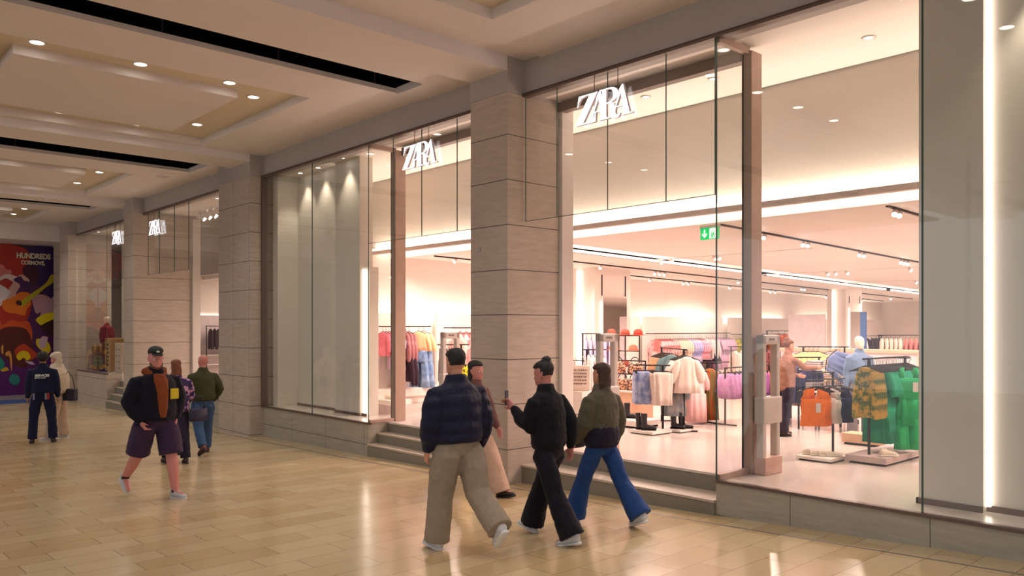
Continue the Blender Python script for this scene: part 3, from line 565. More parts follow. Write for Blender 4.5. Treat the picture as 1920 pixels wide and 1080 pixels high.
G = {
 'green_dress': dict(kind='dress', m=c('green_teal_fabric', rgb(12, 120, 84), col2=rgb(34, 158, 118), scale=3), cat='dress', W=0.30, L=0.94, D=0.035),
 'print_top': dict(kind='shirt', m=c('floral_print_fabric', rgb(78, 100, 50), col2=rgb(190, 156, 70), scale=17), cat='shirt', W=0.15, L=0.60, D=0.03),
 'green_shirt': dict(kind='blouse', m=c('grass_green_fabric', rgb(38, 130, 62)), cat='blouse', W=0.30, L=0.52, D=0.03),
 'jumpsuit': dict(kind='jumpsuit', m=c('emerald_fabric', rgb(18, 158, 88), col2=rgb(38, 172, 102), scale=3), cat='jumpsuit', W=0.34, L=1.02, D=0.045, extra='price_tag'),
 'orange_tank': dict(kind='tank_top', m=c('orange_knit', rgb(236, 118, 8)), cat='tank top', W=0.34, L=0.48, D=0.03, extra='price_tag'),
 'white_tank': dict(kind='tank_top', m=c('white_knit', rgb(226, 210, 204)), cat='tank top', W=0.34, L=0.46, D=0.03),
 'navy_tank': dict(kind='tank_top', m=c('navy_knit', rgb(30, 28, 70)), cat='tank top', W=0.34, L=0.46, D=0.03),
 'lilac_skirt': dict(kind='bubble_skirt', m=c('lilac_satin', rgb(206, 150, 196), 0.35, col2=rgb(190, 132, 186)), cat='skirt', W=0.44, L=0.42, D=0.07),
 'coral_skirt': dict(kind='skirt', m=c('coral_fabric', rgb(246, 128, 84)), cat='skirt', W=0.36, L=0.40, D=0.05),
 'orchid_skirt': dict(kind='skirt', m=c('orchid_fabric', rgb(200, 130, 200)), cat='skirt', W=0.34, L=0.42, D=0.05),
 'blue_skirt': dict(kind='skirt', m=c('blue_tulle', rgb(120, 136, 178), col2=rgb(168, 176, 204), scale=10), cat='skirt', W=0.34, L=0.50, D=0.07),
 'cream_skirt': dict(kind='skirt', m=c('cream_tulle', rgb(236, 214, 202)), cat='skirt', W=0.29, L=0.50, D=0.06),
 'cream_blouse': dict(kind='puff_blouse', m=c('ivory_chiffon', rgb(244, 222, 210)), cat='blouse', W=0.33, L=0.55, D=0.07),
 'grey_dress': dict(kind='dress', m=c('blue_grey_fabric', rgb(140, 148, 156), col2=rgb(168, 160, 158)), cat='dress', W=0.30, L=0.62, D=0.05),
 'pink_dress': dict(kind='dress', m=c('blush_fabric', rgb(240, 190, 186)), cat='dress', W=0.26, L=0.9, D=0.06),
 'stripe_dress': dict(kind='dress', m=c('rust_olive_stripe', rgb(112, 100, 58), col2=rgb(170, 74, 28), scale=5, stretch=(4, 4, 0.3)), cat='dress', W=0.24, L=0.88, D=0.06),
 'tan_top': dict(kind='blouse', m=c('tan_fabric', rgb(206, 160, 118), col2=rgb(190, 136, 100)), cat='blouse', W=0.34, L=0.42, D=0.03),
 'teal_top': dict(kind='dress', m=c('dusty_teal_fabric', rgb(110, 138, 140)), cat='dress', W=0.32, L=0.8, D=0.035),
 'pale_trouser': dict(kind='trousers', m=c('pale_pink_cotton', rgb(240, 212, 204)), cat='trousers', W=0.36, L=0.62, D=0.04),
 'white_shirt': dict(kind='shirt', m=c('white_cotton', rgb(238, 222, 218)), cat='shirt', W=0.40, L=0.66, D=0.04),
 'lilac_shirt': dict(kind='shirt', m=c('lilac_cotton', rgb(200, 186, 214)), cat='shirt', W=0.40, L=0.66, D=0.04),
 'lilac_dress': dict(kind='dress', m=c('lilac_voile', rgb(214, 176, 206)), cat='dress', W=0.44, L=1.15, D=0.07),
 'pink_blouse': dict(kind='puff_blouse', m=c('rose_chiffon', rgb(226, 150, 176), col2=rgb(240, 196, 204)), cat='blouse', W=0.5, L=0.62, D=0.06),
 'blue_blouse': dict(kind='puff_blouse', m=c('periwinkle_tulle', rgb(168, 176, 226), col2=rgb(232, 218, 234), scale=8), cat='blouse', W=0.5, L=0.7, D=0.06),
 'ivory_blouse': dict(kind='puff_blouse', m=c('ivory_cotton', rgb(248, 226, 208)), cat='blouse', W=0.5, L=0.62, D=0.06),
 'red_print_blouse': dict(kind='puff_blouse', m=c('rose_print', rgb(244, 206, 206), col2=rgb(220, 120, 120), scale=5, ramp=(.5, .62)), cat='blouse', W=0.5, L=0.66, D=0.06),
 'navy_short': dict(kind='skirt', m=c('dark_navy_fabric', rgb(40, 24, 54)), cat='skirt', W=0.5, L=0.3, D=0.06),
 'pink_top': dict(kind='blouse', m=c('candy_pink_fabric', rgb(238, 126, 148)), cat='blouse', W=0.42, L=0.5, D=0.05),
 'lavender_dress': dict(kind='dress', m=c('lavender_fabric', rgb(204, 176, 202)), cat='dress', W=0.42, L=0.8, D=0.06),
 'mauve_jacket': dict(kind='jacket', m=c('mauve_check', rgb(150, 96, 100), col2=rgb(186, 128, 128), scale=12), cat='jacket', W=0.44, L=0.6, D=0.06),
 'peach_blouse': dict(kind='blouse', m=c('peach_blouse_fabric', rgb(250, 206, 158)), cat='blouse', W=0.42, L=0.42, D=0.06),
 'jeans': dict(kind='jeans', m=c('light_denim', rgb(110, 142, 184), col2=rgb(150, 174, 206), scale=8), cat='jeans', W=0.5, L=0.82, D=0.06),
 'dark_top': dict(kind='jacket', m=c('black_cotton', rgb(52, 34, 44)), cat='jacket', W=0.42, L=0.55, D=0.06),
 'grey_trouser': dict(kind='trousers', m=c('grey_wool', rgb(140, 120, 128)), cat='trousers', W=0.34, L=0.62, D=0.035),
 'yellow_skirt': dict(kind='skirt', m=c('yellow_daisy_print', rgb(232, 216, 60), col2=rgb(120, 96, 30), scale=16, ramp=(.55, .6)), cat='skirt', W=0.36, L=0.36, D=0.05),
 'yellow_print': dict(kind='blouse', m=c('yellow_print', rgb(236, 220, 90), col2=rgb(150, 160, 70), scale=10), cat='blouse', W=0.5, L=0.6, D=0.05),
 'wine_trouser': dict(kind='trousers', m=c('wine_twill', rgb(140, 82, 88)), cat='trousers', W=0.4, L=0.8, D=0.04),
 'navy_jacket': dict(kind='jacket', m=c('royal_navy', rgb(62, 60, 110)), cat='jacket', W=0.42, L=0.62, D=0.05),
 'rust_fur': dict(kind='jacket', m=c('rust_fur', rgb(176, 82, 44), col2=rgb(120, 50, 30), scale=20), cat='jacket', W=0.46, L=0.5, D=0.09),
 'beige_coat': dict(kind='coat', m=c('oat_wool', rgb(232, 206, 194)), cat='coat', W=0.42, L=1.0, D=0.07),
 'yellow_jumper': dict(kind='cardigan', m=c('butter_knit', rgb(248, 214, 140)), cat='jumper', W=0.44, L=0.55, D=0.07),
 'grey_jumper': dict(kind='cardigan', m=c('grey_knit', rgb(168, 160, 166)), cat='jumper', W=0.42, L=0.62, D=0.06),
 'black_top': dict(kind='blouse', m=c('black_rib', rgb(46, 40, 48)), cat='top', W=0.4, L=0.6, D=0.04),
 'coral_shirt': dict(kind='shirt', m=c('salmon_cotton', rgb(232, 138, 130)), cat='shirt', W=0.40, L=0.6, D=0.05),
}
def rack(name, label, p0, p1, z, posts, base=None, foot=True, r=0.011, group=None, zfoot=0.0):
    """hanging rail from p0 to p1 at height z, with posts (fractions along it) down to the floor"""
    cx, cy = (p0[0] + p1[0]) / 2, (p0[1] + p1[1]) / 2; t = thing(name, label, 'clothes rack', (cx, cy, zfoot), 0, group)
    q = MB(); q.tube([(p0[0] - cx, p0[1] - cy, z - zfoot), (p1[0] - cx, p1[1] - cy, z - zfoot)], r, 10); q.build('rail', BLACKM, t, smooth=True)
    d = Vector((p1[0] - p0[0], p1[1] - p0[1], 0)).normalized(); nrm = Vector((-d.y, d.x, 0))
    for f in posts:
        x, y = p0[0] + (p1[0] - p0[0]) * f - cx, p0[1] + (p1[1] - p0[1]) * f - cy
        q = MB(); q.box(x - 0.013, x + 0.013, y - 0.013, y + 0.013, 0.0, z - zfoot + 0.01); q.build('post', BLACKM, t, bevel=0.003)
        if foot:
            q = MB(); a = Vector((x, y, 0.012)) - nrm * 0.22; b = Vector((x, y, 0.012)) + nrm * 0.22; q.tube([a, b], 0.012, 8); q.build('foot', BLACKM, t)
    return t
# --- green rack by the window
t = thing('display_platform', 'low grey platform under the rack of green clothes', 'platform', (-4.25, 10.3, 0))
GREYP = mat('grey_lilac_board', rgb(196, 176, 172), 0.5)
q = MB(); q.box(-0.3, 0.2, -0.58, 0.9, 0.025, 0.10); q.build('deck', GREYP, t, bevel=0.003); q = MB(); q.box(-0.26, 0.16, -0.54, 0.86, 0.0, 0.025); q.build('plinth', DARK, t)
rack('clothes_rack', 'black rack of green dresses standing on the grey platform', (-4.33, 9.72), (-4.33, 11.1), 1.28, (0.12, 0.9), foot=False, zfoot=0.10)
hang((-4.33, 9.76, 1.275), (-4.33, 10.06, 1.275), [('print_top', 6, 'green and orange floral shirt at the front of the green rack')], 'floral shirts on the green rack')
hang((-4.33, 10.08, 1.275), (-4.33, 10.72, 1.275), [('green_dress', 15, 'long teal green pleated dress on the green rack')], 'teal dresses on the green rack')
hang((-4.33, 10.74, 1.275), (-4.33, 11.05, 1.275), [('green_shirt', 5, 'grass green blouse at the back of the green rack')], 'grass green blouses on the green rack')
hang((-4.05, 10.28, 1.275), (-4.05, 10.48, 1.275), [('jumpsuit', 1, 'bright emerald jumpsuit with a price tag hanging at the end of the green rack')], None, rz=0.65)
q = MB(); q.tube([(-4.33, 10.38, 1.28), (-4.03, 10.38, 1.285)], 0.008, 8); tag(q.build('rack_arm', BLACKM), 'short black side arm carrying the emerald jumpsuit', 'rack arm')
# second rack just behind with a pale coat
rack('clothes_rack', 'black rack with a pale coat behind the green clothes', (-4.6, 12.3), (-3.9, 12.6), 1.27, (0.3, 0.8))
hang((-4.3, 12.4, 1.27), (-3.95, 12.6, 1.27), [('beige_coat', 3, 'pale oat coat behind the rack of green clothes')], 'pale coats behind the green rack', rz=0.3)
# --- orange tank tops
rack('clothes_rack', 'black single-post rack of sleeveless tops', (-5.02, 9.75), (-5.02, 10.42), 1.07, (0.92,), foot=False)
hang((-5.02, 9.80, 0.98), (-5.02, 10.0, 0.98), [('orange_tank', 4, 'bright orange sleeveless top on the single-post rack')], 'orange tank tops', rz=0.62)
hang((-4.98, 10.08, 0.98), (-4.98, 10.2, 0.98), [('white_tank', 3, 'white sleeveless top between the orange and navy ones')], 'white tank tops', rz=0.62)
hang((-4.93, 10.26, 0.98), (-4.93, 10.42, 0.98), [('navy_tank', 3, 'navy sleeveless top at the end of the single-post rack')], 'navy tank tops', rz=0.62)
q = MB(); q.tube([(-5.06, 9.74, 0.985), (-4.90, 10.46, 0.985)], 0.008, 8); tag(q.build('rack_arm', BLACKM), 'lower black arm holding the row of sleeveless tops', 'rack arm')
# --- shoe plinth
def block(name, label, x0, x1, y0, y1, z0, z1, m, cat='plinth', shadow=True):
    cx, cy = (x0 + x1) / 2, (y0 + y1) / 2; t = thing(name, label, cat, (cx, cy, 0))
    q = MB(); q.box(x0 - cx, x1 - cx, y0 - cy, y1 - cy, z0, z1); q.build('top', m, t, bevel=0.003)
    if z0 > 0: q = MB(); q.box(x0 - cx + .03, x1 - cx - .03, y0 - cy + .03, y1 - cy - .03, 0, z0); q.build('base', DARK if z0 < 0.05 else m, t)
    return t
WHP = mat('white_laminate', rgb(240, 228, 218), 0.35)
block('display_plinth', 'low white plinth carrying two pairs of cream trainers', -5.06, -4.6, 9.45, 9.90, 0.018, 0.055, WHP)
block('display_plinth', 'low wooden plinth behind the single-post rack', -5.3, -4.6, 11.2, 11.5, 0.03, 0.16, mat('peach_wood', rgb(232, 186, 152), 0.45))
def trainer(name, label, cat, m, sole, loc, rz, L=0.26, group=None):
    t = thing(name, label, cat, loc, rz, group)
    def fr(y, w, z0, z1, n=14): return [(w * math.cos(2 * math.pi * j / n), y, z0 + (z1 - z0) * (0.5 + 0.5 * math.sin(2 * math.pi * j / n))) for j in range(n)]
    k = L / 0.27
    q = MB(); q.loft([fr(y * k, w * k, 0.012 * k, z * k) for y, w, z in ((-0.125, .018, .06), (-0.115, .032, .095), (-0.08, .036, .10), (-0.03, .036, .092), (0.02, .040, .078), (0.07, .044, .058), (0.11, .038, .046), (0.135, .018, .034))]); q.build('upper', m, t, smooth=True)
    q = MB(); q.loft([[(x * 1.08, y * 1.03, z) for x, y, z in fr(yy * k, w * k, 0.0, 0.03 * k)] for yy, w in ((-0.13, .016), (-0.115, .034), (-0.04, .038), (0.04, .043), (0.09, .045), (0.125, .032), (0.14, .014))]); q.build('sole', sole, t, smooth=True)
    q = MB()
    for i in range(4): y = (0.0 + i * 0.02) * k; q.tube([(-0.022 * k, y, (.088 - i * .007) * k), (0, y + .004, (.094 - i * .007) * k), (0.022 * k, y, (.088 - i * .007) * k)], 0.003, 6)
    q.build('laces', mat('cream_lace', rgb(240, 232, 220), 0.7), t)
    return t
CRM = mat('cream_leather', rgb(232, 220, 200), 0.45); CSO = mat('cream_sole', rgb(242, 236, 224), 0.5)
for i, (x, y, lab) in enumerate(((-4.98, 9.62, 'cream trainer at the far left end of the white plinth'), (-4.86, 9.62, 'cream trainer second from the left on the white plinth'), (-4.76, 9.66, 'cream trainer third from the left on the white plinth'), (-4.67, 9.68, 'cream trainer at the right end of the white plinth'))):
    if i == 0: TR = trainer('trainer', lab, 'shoe', CRM, CSO, (x, y, 0.055), R(-25), 0.19)
    else: dup(TR, (x, y, 0.055), R(-25 - 8 * i), lab)
dup(TR, (-4.16, 10.02, 0.10), R(-30), 'chunky cream trainer on the grey platform, behind its twin', scale=(1.25,) * 3); dup(TR, (-4.10, 9.90, 0.10), R(-35), 'chunky cream trainer on the grey platform, nearer the emerald jumpsuit', scale=(1.25,) * 3)
# shelves with folded clothes
t = thing('shelf_unit', 'open shelf unit of folded knitwear behind the single-post rack', 'shelves', (-6.1, 12.6, 0))
for z in (0.22, 0.62, 0.98): q = MB(); q.box(-0.45, 0.45, -0.3, 0.3, z - 0.012, z + 0.012); q.build('shelf', WHP, t, bevel=0.003)
for x in (-0.44, 0.44):
    for y in (-0.29, 0.29): q = MB(); q.box(x - 0.012, x + 0.012, y - 0.012, y + 0.012, 0, 1.0); q.build('post', BLACKM, t)
def folded(label, m, x, y, z, n=4, w=0.26, d=0.3, group=None):
    q = MB(); rnd = random.Random(int(x * 100 + z * 50))
    for i in range(n):
        o1 = rnd.uniform(-.008, .008); zz = i * 0.032
        q.loft([[(cx * (w / 2) + o1, cy * (d / 2) + o1, zz + h) for cx, cy in ((-1, -1), (1, -1), (1, 1), (-1, 1))] for h in (0.002, 0.03)])
    o = q.build('folded_clothes', m, smooth=False, bevel=0.012); o.location = (x, y, z); tag(o, label, 'folded clothes', group); return o
GK = cloth('folded_grey_knit', rgb(176, 164, 160)); PK = cloth('folded_pink_knit', rgb(226, 196, 196)); TK = cloth('folded_oat_knit', rgb(206, 186, 172)); NK = cloth('folded_denim', rgb(96, 98, 140))
for z, nm in ((0.232, 'bottom'), (0.632, 'middle'), (0.992, 'top')):
    for i, (dx, w_) in enumerate(((-0.27, 'left-end'), (0.03, 'central'), (0.3, 'right-end'))):
        folded('pile of folded knits, %s pile on the %s shelf of the open shelf unit' % (w_, nm), (GK, TK, GK)[i], -6.1 + dx, 12.6, z, 4 + i % 2)
# table of folded clothes by the shop worker
t = thing('display_table', 'white table of folded clothes in front of the shop worker', 'table', (-6.75, 13.35, 0))
q = MB(); q.box(-0.7, 0.6, -0.35, 0.35, 0.78, 0.82); q.build('tabletop', WOODP, t, bevel=0.004)
q = MB(); q.box(-0.7, 0.6, -0.35, 0.35, 0.30, 0.325); q.build('shelf', WOODP, t, bevel=0.004)
for x in (-0.67, 0.57):
    for y in (-0.32, 0.32): q = MB(); q.box(x - 0.015, x + 0.015, y - 0.015, y + 0.015, 0, 0.78); q.build('leg', BLACKM, t)
for i, (dx, m_, nm) in enumerate(((-0.5, PK, 'pink'), (-0.15, PK, 'rose'), (0.2, TK, 'oat'), (0.47, GK, 'grey'))):
    folded('low pile of %s folded clothes on top of the white table' % nm, m_, -6.75 + dx, 13.25, 0.82, 2, 0.24, 0.3)
for i, (dx, m_, nm) in enumerate(((-0.45, NK, 'indigo'), (-0.1, GK, 'grey'), (0.25, PK, 'pale pink'))):
    folded('pile of %s folded clothes on the lower shelf of the white table' % nm, m_, -6.75 + dx, 13.25, 0.325, 5, 0.28, 0.3)
rack('clothes_rack', 'tall black rack of butter yellow jumpers behind the white table', (-7.45, 14.0), (-6.75, 14.6), 1.3, (0.1, 0.9))
hang((-7.4, 14.05, 1.3), (-7.15, 14.25, 1.3), [('yellow_jumper', 4, 'butter yellow jumper on the tall rack behind the white table')], 'yellow jumpers', rz=R(20))
hang((-7.05, 14.35, 1.3), (-6.85, 14.5, 1.3), [('grey_jumper', 3, 'grey jumper at the end of the rack of yellow jumpers')], 'grey jumpers', rz=R(20))
rack('clothes_rack', 'low black rack of navy jackets beside the shop worker', (-7.0, 12.4), (-6.6, 13.2), 1.15, (0.05, 0.95))
hang((-6.95, 12.5, 1.15), (-6.65, 13.1, 1.15), [('navy_jacket', 6, 'navy jacket on the low rack beside the shop worker')], 'navy jackets')
# --- lilac rack seen through the window return
rack('clothes_rack', 'thin black rack of lilac skirts', (-7.64, 11.87), (-7.64, 13.3), 0.97, (0.0, 1.0))
hang((-7.64, 11.88, 0.97), (-7.64, 12.75, 0.97), [('lilac_skirt', 7, 'puffy lilac satin skirt on the thin black rack')], 'lilac satin skirts')
hang((-7.64, 12.78, 0.97), (-7.64, 13.02, 0.97), [('orchid_skirt', 3, 'orchid pink skirt between the lilac and coral ones')], 'orchid skirts')
hang((-7.64, 13.05, 0.97), (-7.64, 13.28, 0.97), [('coral_skirt', 3, 'coral orange skirt at the end of the lilac rack')], 'coral skirts')
# --- middle display: tulle skirts, boots
block('display_plinth', 'low white plinth under the black ankle boots, nearer the steps', -8.1, -7.62, 9.86, 10.35, 0.015, 0.055, WHP)
block('display_plinth', 'small low white plinth under the second pair of black boots', -7.86, -7.5, 10.4, 10.75, 0.015, 0.05, WHP)
block('display_plinth', 'long low white plinth beside the table of bags', -9.3, -8.3, 10.35, 10.95, 0.03, 0.12, WHP)
rack('clothes_rack', 'black rack of tulle skirts above the ankle boots', (-8.22, 10.12), (-7.62, 10.42), 1.06, (0.72,), foot=False)
hang((-7.94, 10.10, 1.06), (-8.16, 10.30, 1.06), [('blue_skirt', 4, 'dusty blue tulle skirt above the ankle boots')], 'blue tulle skirts', rz=R(48))
hang((-7.62, 10.11, 1.06), (-7.84, 10.31, 1.06), [('cream_skirt', 4, 'cream tulle skirt beside the dusty blue ones')], 'cream tulle skirts', rz=R(48))
rack('clothes_rack', 'black rack of ivory blouses behind the tulle skirts', (-8.75, 11.55), (-7.45, 10.50), 1.31, (0.04, 0.9), foot=True)
hang((-8.7, 11.5, 1.30), (-8.3, 11.18, 1.30), [('tan_top', 6, 'tan top on the rack behind the tulle skirts')], 'tan tops')
hang((-8.28, 11.16, 1.30), (-8.12, 11.03, 1.30), [('teal_top', 2, 'dusty teal dress between the tan tops and the ivory blouses')], 'dusty teal dresses')
hang((-7.38, 10.42, 1.30), (-7.68, 10.69, 1.30), [('cream_blouse', 6, 'billowing ivory blouse with puffed sleeves')], 'ivory blouses', rz=R(48))
hang((-7.66, 10.50, 0.98), (-7.86, 10.68, 0.98), [('grey_dress', 3, 'blue grey dress under the ivory blouses')], 'blue grey dresses', rz=R(48))
rack('clothes_rack', 'black rack of long pink and rust dresses', (-8.2, 11.5), (-7.9, 12.4), 1.05, (0.5,))
hang((-7.98, 11.56, 1.05), (-8.26, 11.82, 1.05), [('pink_dress', 4, 'long blush pink dress beside the rust striped ones')], 'blush dresses', rz=R(48))
hang((-7.96, 11.92, 1.04), (-8.24, 12.18, 1.04), [('stripe_dress', 4, 'long rust and olive striped dress at the rack end')], 'rust striped dresses', rz=R(48))
q = MB()
def boot(label, loc, rz, group=None, H_=0.26):
    t = thing('ankle_boot', label, 'boot', loc, rz, group); BL = mat('black_leather', rgb(26, 20, 24), 0.35)
    q = MB(); q.limb([(0, 0.0, 0.05), (0, 0.07, 0.045), (0, 0.15, 0.035)], [(0.042, 0.045), (0.038, 0.042), (0.028, 0.034)], 12, up=(0, 0, 1)); q.tube([(0, -0.01, 0.04), (0, -0.015, 0.12), (0, -0.02, H_)], [(0.05, 0.045), (0.045, 0.04), (0.056, 0.052)], 14); q.build('shaft', BL, t, smooth=True, remesh=0.008, sm=3)
    q = MB(); q.box(-0.04, 0.04, -0.06, -0.01, 0.0, 0.03); q.box(-0.042, 0.042, -0.01, 0.17, 0.0, 0.012); q.build('sole', DARK, t, bevel=0.004)
    q = MB(); q.box(-0.004, 0.004, -0.078, -0.07, H_ - 0.04, H_ + 0.02); q.build('pull_tab', mat('tab_white', rgb(220, 205, 200), 0.6), t); return t
BT = boot('black ankle boot on the nearer plinth, at its outer side', (-8.0, 10.02, 0.055), R(-60))
dup(BT, (-7.86, 9.98, 0.055), R(-50), 'black ankle boot on the nearer plinth, beside its twin'); dup(BT, (-7.70, 10.52, 0.05), R(-70), 'black boot on the small plinth, outer one'); dup(BT, (-7.62, 10.62, 0.05), R(-40), 'black boot on the small plinth, inner one')
dup(BT, (-9.0, 10.6, 0.12), R(-60), 'slim black boot on the long plinth, nearer the bags'); dup(BT, (-8.75, 10.65, 0.12), R(-60), 'slim black boot on the long plinth, nearer the skirts')
# --- table of bags
t = thing('display_table', 'peach wooden box table piled with leopard handbags', 'table', (-9.35, 11.45, 0))
q = MB(); q.box(-0.5, 0.28, -0.3, 0.3, 0.0, 0.5); q.build('cabinet', mat('peach_wood', rgb(232, 186, 152), 0.45), t, bevel=0.004)
q = MB(); q.box(-0.52, 0.30, -0.32, 0.32, 0.5, 0.53); q.build('tabletop', WHP, t, bevel=0.003)
q = MB()
for x in (-0.48, 0.26): q.tube([(x, 0.1, 0.53), (x, 0.1, 1.05)], 0.012, 8)
q.tube([(-0.48, 0.1, 0.8), (0.26, 0.1, 0.8)], 0.012, 8); q.tube([(-0.48, 0.1, 1.05), (0.26, 0.1, 1.05)], 0.012, 8); q.build('stand', BLACKM, t)
LEO = mat('leopard_print', rgb(60, 34, 28), 0.5, col2=rgb(214, 160, 126), scale=26, ramp=(.44, .54)); RED = mat('rust_felt', rgb(150, 66, 48), 0.8, var=0.2); BRN = mat('tan_felt', rgb(196, 120, 92), 0.8)
def bag(label, m, loc, rz, w=0.3, h=0.2, group=None):
    t = thing('handbag', label, 'handbag', loc, rz, group)
    q = MB(); q.loft([[(w / 2 * a * (abs(math.cos(u)) ** .5) * (1 if math.cos(u) > 0 else -1), 0.055 * b * (abs(math.sin(u)) ** .6) * (1 if math.sin(u) > 0 else -1), z) for u in [2 * math.pi * j / 20 for j in range(20)]] for z, a, b in ((0, .9, .9), (0.02, 1, 1), (h * .6, .95, .85), (h * .95, .85, .45), (h, .8, .25))]); q.build('body', m, t, smooth=True)
    q = MB(); q.tube([(w * .3 * math.cos(a), 0, h - 0.01 + 0.11 * math.sin(a)) for a in [math.pi * i / 10 for i in range(11)]], 0.008, 8); q.build('handle', BLACKM, t, smooth=True); return t
BG = None
for lab, x, y, z in (('leopard handbag at the outer end of the box table top', -9.72, 11.3, .53), ('leopard handbag in the middle of the box table top', -9.4, 11.28, .53), ('leopard handbag at the inner end of the box table top', -9.13, 11.28, .53), ('dark leopard handbag hung on the upper outer stand rail', -9.65, 11.45, .82), ('dark leopard handbag hung on the upper inner stand rail', -9.25, 11.45, .82)):
    if BG is None: BG = bag(lab, LEO, (x, y, z), 0.1)
    else: dup(BG, (x, y, z), 0.1 + (x * 7 % 1) * 0.3, lab)
def hat(label, m, loc, rz):
    t = thing('hat', label, 'hat', loc, rz); q = MB(); q.ell([(0, 0, 0, .08, .09), (0, 0, .03, .085, .095), (0, 0, .09, .075, .08), (0, 0, .115, .04, .045), (0, 0, .12, .01, .01)]); q.build('crown', m, t, smooth=True)
    q = MB(); q.ell([(0, 0, 0, .14, .15), (0, 0, .006, .14, .15), (0, 0, .012, .08, .09)]); q.build('brim', m, t, smooth=True); return t
t = thing('hat_stand', 'black stand of rust coloured hats beside the bag table', 'stand', (-10.1, 12.2, 0))
q = MB()
for dx in (-0.35, 0.0, 0.35): q.tube([(dx, 0, 0.02), (dx, 0, 1.5)], 0.012, 8)
for zz in (0.9, 1.2, 1.5): q.tube([(-0.35, 0, zz), (0.35, 0, zz)], 0.01, 8)
q.build('frame', BLACKM, t); q = MB(); q.box(-0.45, 0.45, -0.15, 0.15, 0, 0.02); q.build('base', BLACKM, t)
HT = hat('rust felt hat on the top bar of the hat stand, outer end', RED, (-10.45, 12.2, 1.51), 0.3)
for lab, x, z, m_ in (('rust felt hat on the top bar of the hat stand, middle', -10.1, 1.51, None), ('bright red hat on the top bar of the hat stand, inner end', -9.78, 1.51, 1), ('tan hat on the middle bar of the hat stand, outer end', -10.4, 1.21, 2), ('tan hat on the middle bar of the hat stand, inner end', -9.9, 1.21, 2), ('rust hat on the lowest bar of the hat stand', -10.1, 0.91, None)):
    dup(HT, (x, 12.2, z), x, lab, swap={'rust_felt': mat('bright_red_felt', rgb(190, 56, 34), 0.8)} if m_ == 1 else {'rust_felt': BRN} if m_ == 2 else None)
t = thing('printed_tote', 'cream canvas tote with lines of small dark print', 'bag', (-9.0, 9.72, 0.62), R(35))
q = MB(); q.loft([[(x * a, y * b, z) for x, y in ((-.17, -.04), (.17, -.04), (.17, .04), (-.17, .04))] for z, a, b in ((0, .95, .9), (.05, 1, 1), (.38, 1.02, .7), (.42, 1.0, .4))]); q.build('body', mat('canvas_cream', rgb(240, 220, 206), 0.8), t, bevel=0.012)
q = MB(); q.tube([(-.09, -.03, .41), (-.07, -.03, .56), (.07, -.03, .56), (.09, -.03, .41)], 0.008, 8); q.build('handle', mat('canvas_cream', rgb(240, 220, 206), 0.8), t)
q = MB(); rnd = random.Random(4)
for r_ in range(5):
    x = -.12
    while x < .11: w = rnd.uniform(.008, .02); q.box(x, x + w, -.0435, -.041, .33 - r_ * .055, .352 - r_ * .055); x += w + .012
q.build('print', mat('print_dark', rgb(90, 60, 60), 0.7), t)
block('display_plinth', 'tall white plinth holding the printed canvas tote', -9.2, -8.8, 9.55, 9.9, 0.02, 0.62, WHP)
# --- racks at the left of the entrance
rack('clothes_rack', 'black rack of pale trousers just behind the stone column', (-10.7, 10.9), (-10.05, 11.05), 1.04, (0.95,))
hang((-10.65, 10.9, 1.04), (-10.1, 11.02, 1.04), [('pale_trouser', 9, 'pale pink trousers on the rack behind the stone column')], 'pale trousers', rz=R(60))
rack('clothes_rack', 'black rack of lilac shirts against the wall beyond the column', (-12.2, 13.2), (-11.6, 13.7), 1.52, (0.05, 0.95))
hang((-12.15, 13.25, 1.52), (-11.65, 13.65, 1.52), [('lilac_shirt', 6, 'lilac shirt on the rack beyond the pale trousers')], 'lilac shirts')
rack('clothes_rack', 'slim black rack of white shirts beside the hat stand', (-10.05, 10.9), (-9.8, 11.3), 1.25, (0.2,))
hang((-10.0, 10.98, 1.25), (-9.82, 11.25, 1.25), [('white_shirt', 4, 'white shirt on the slim rack beside the hat stand')], 'white shirts by the hats')
# --- wall rail seen in the entrance
def wallrail(label, y0, y1, z, x=-14.6):
    t = thing('wall_rail', label, 'clothes rail', (x, (y0 + y1) / 2, z)); d = (y1 - y0) / 2
    q = MB(); q.tube([(0, -d, 0), (0, d, 0)], 0.014, 8); q.build('rail', BLACKM, t, smooth=True)
    for yy in (-d, d): q = MB(); q.tube([(-0.3, yy, 0), (0, yy, 0)], 0.012, 8); q.build('bracket', BLACKM, t)
wallrail('black wall rail of pastel blouses in the middle of the back left wall', 18.95, 23.0, 1.47)
hang((-14.6, 19.0, 1.40), (-14.6, 19.8, 1.40), [('red_print_blouse', 6, 'blush blouse with red print on the pastel wall rail')], 'red print blouses')
hang((-14.6, 19.85, 1.40), (-14.6, 20.5, 1.40), [('ivory_blouse', 6, 'ivory puffed blouse on the pastel wall rail')], 'ivory wall blouses')
hang((-14.6, 20.55, 1.40), (-14.6, 21.0, 1.40), [('blue_blouse', 4, 'periwinkle and white tulle blouse on the pastel wall rail')], 'periwinkle blouses')
hang((-14.6, 21.02, 1.40), (-14.6, 21.4, 1.40), [('pink_blouse', 4, 'rose pink blouse on the pastel wall rail')], 'rose blouses')
hang((-14.6, 21.55, 1.40), (-14.6, 22.05, 1.40), [('white_shirt', 4, 'white shirt hanging over dark shorts on the pastel wall rail')], 'white shirts on the wall rail')
hang((-14.5, 21.6, 0.92), (-14.5, 22.0, 0.92), [('navy_short', 2, 'dark navy shorts under the white shirts on the wall rail')], 'navy shorts')
hang((-14.6, 22.15, 1.40), (-14.6, 22.95, 1.40), [('lilac_dress', 7, 'long lilac tiered dress at the end of the pastel wall rail')], 'lilac dresses')
wallrail('black wall rail of yellow printed tops past the lilac dresses', 23.5, 26.6, 1.42)
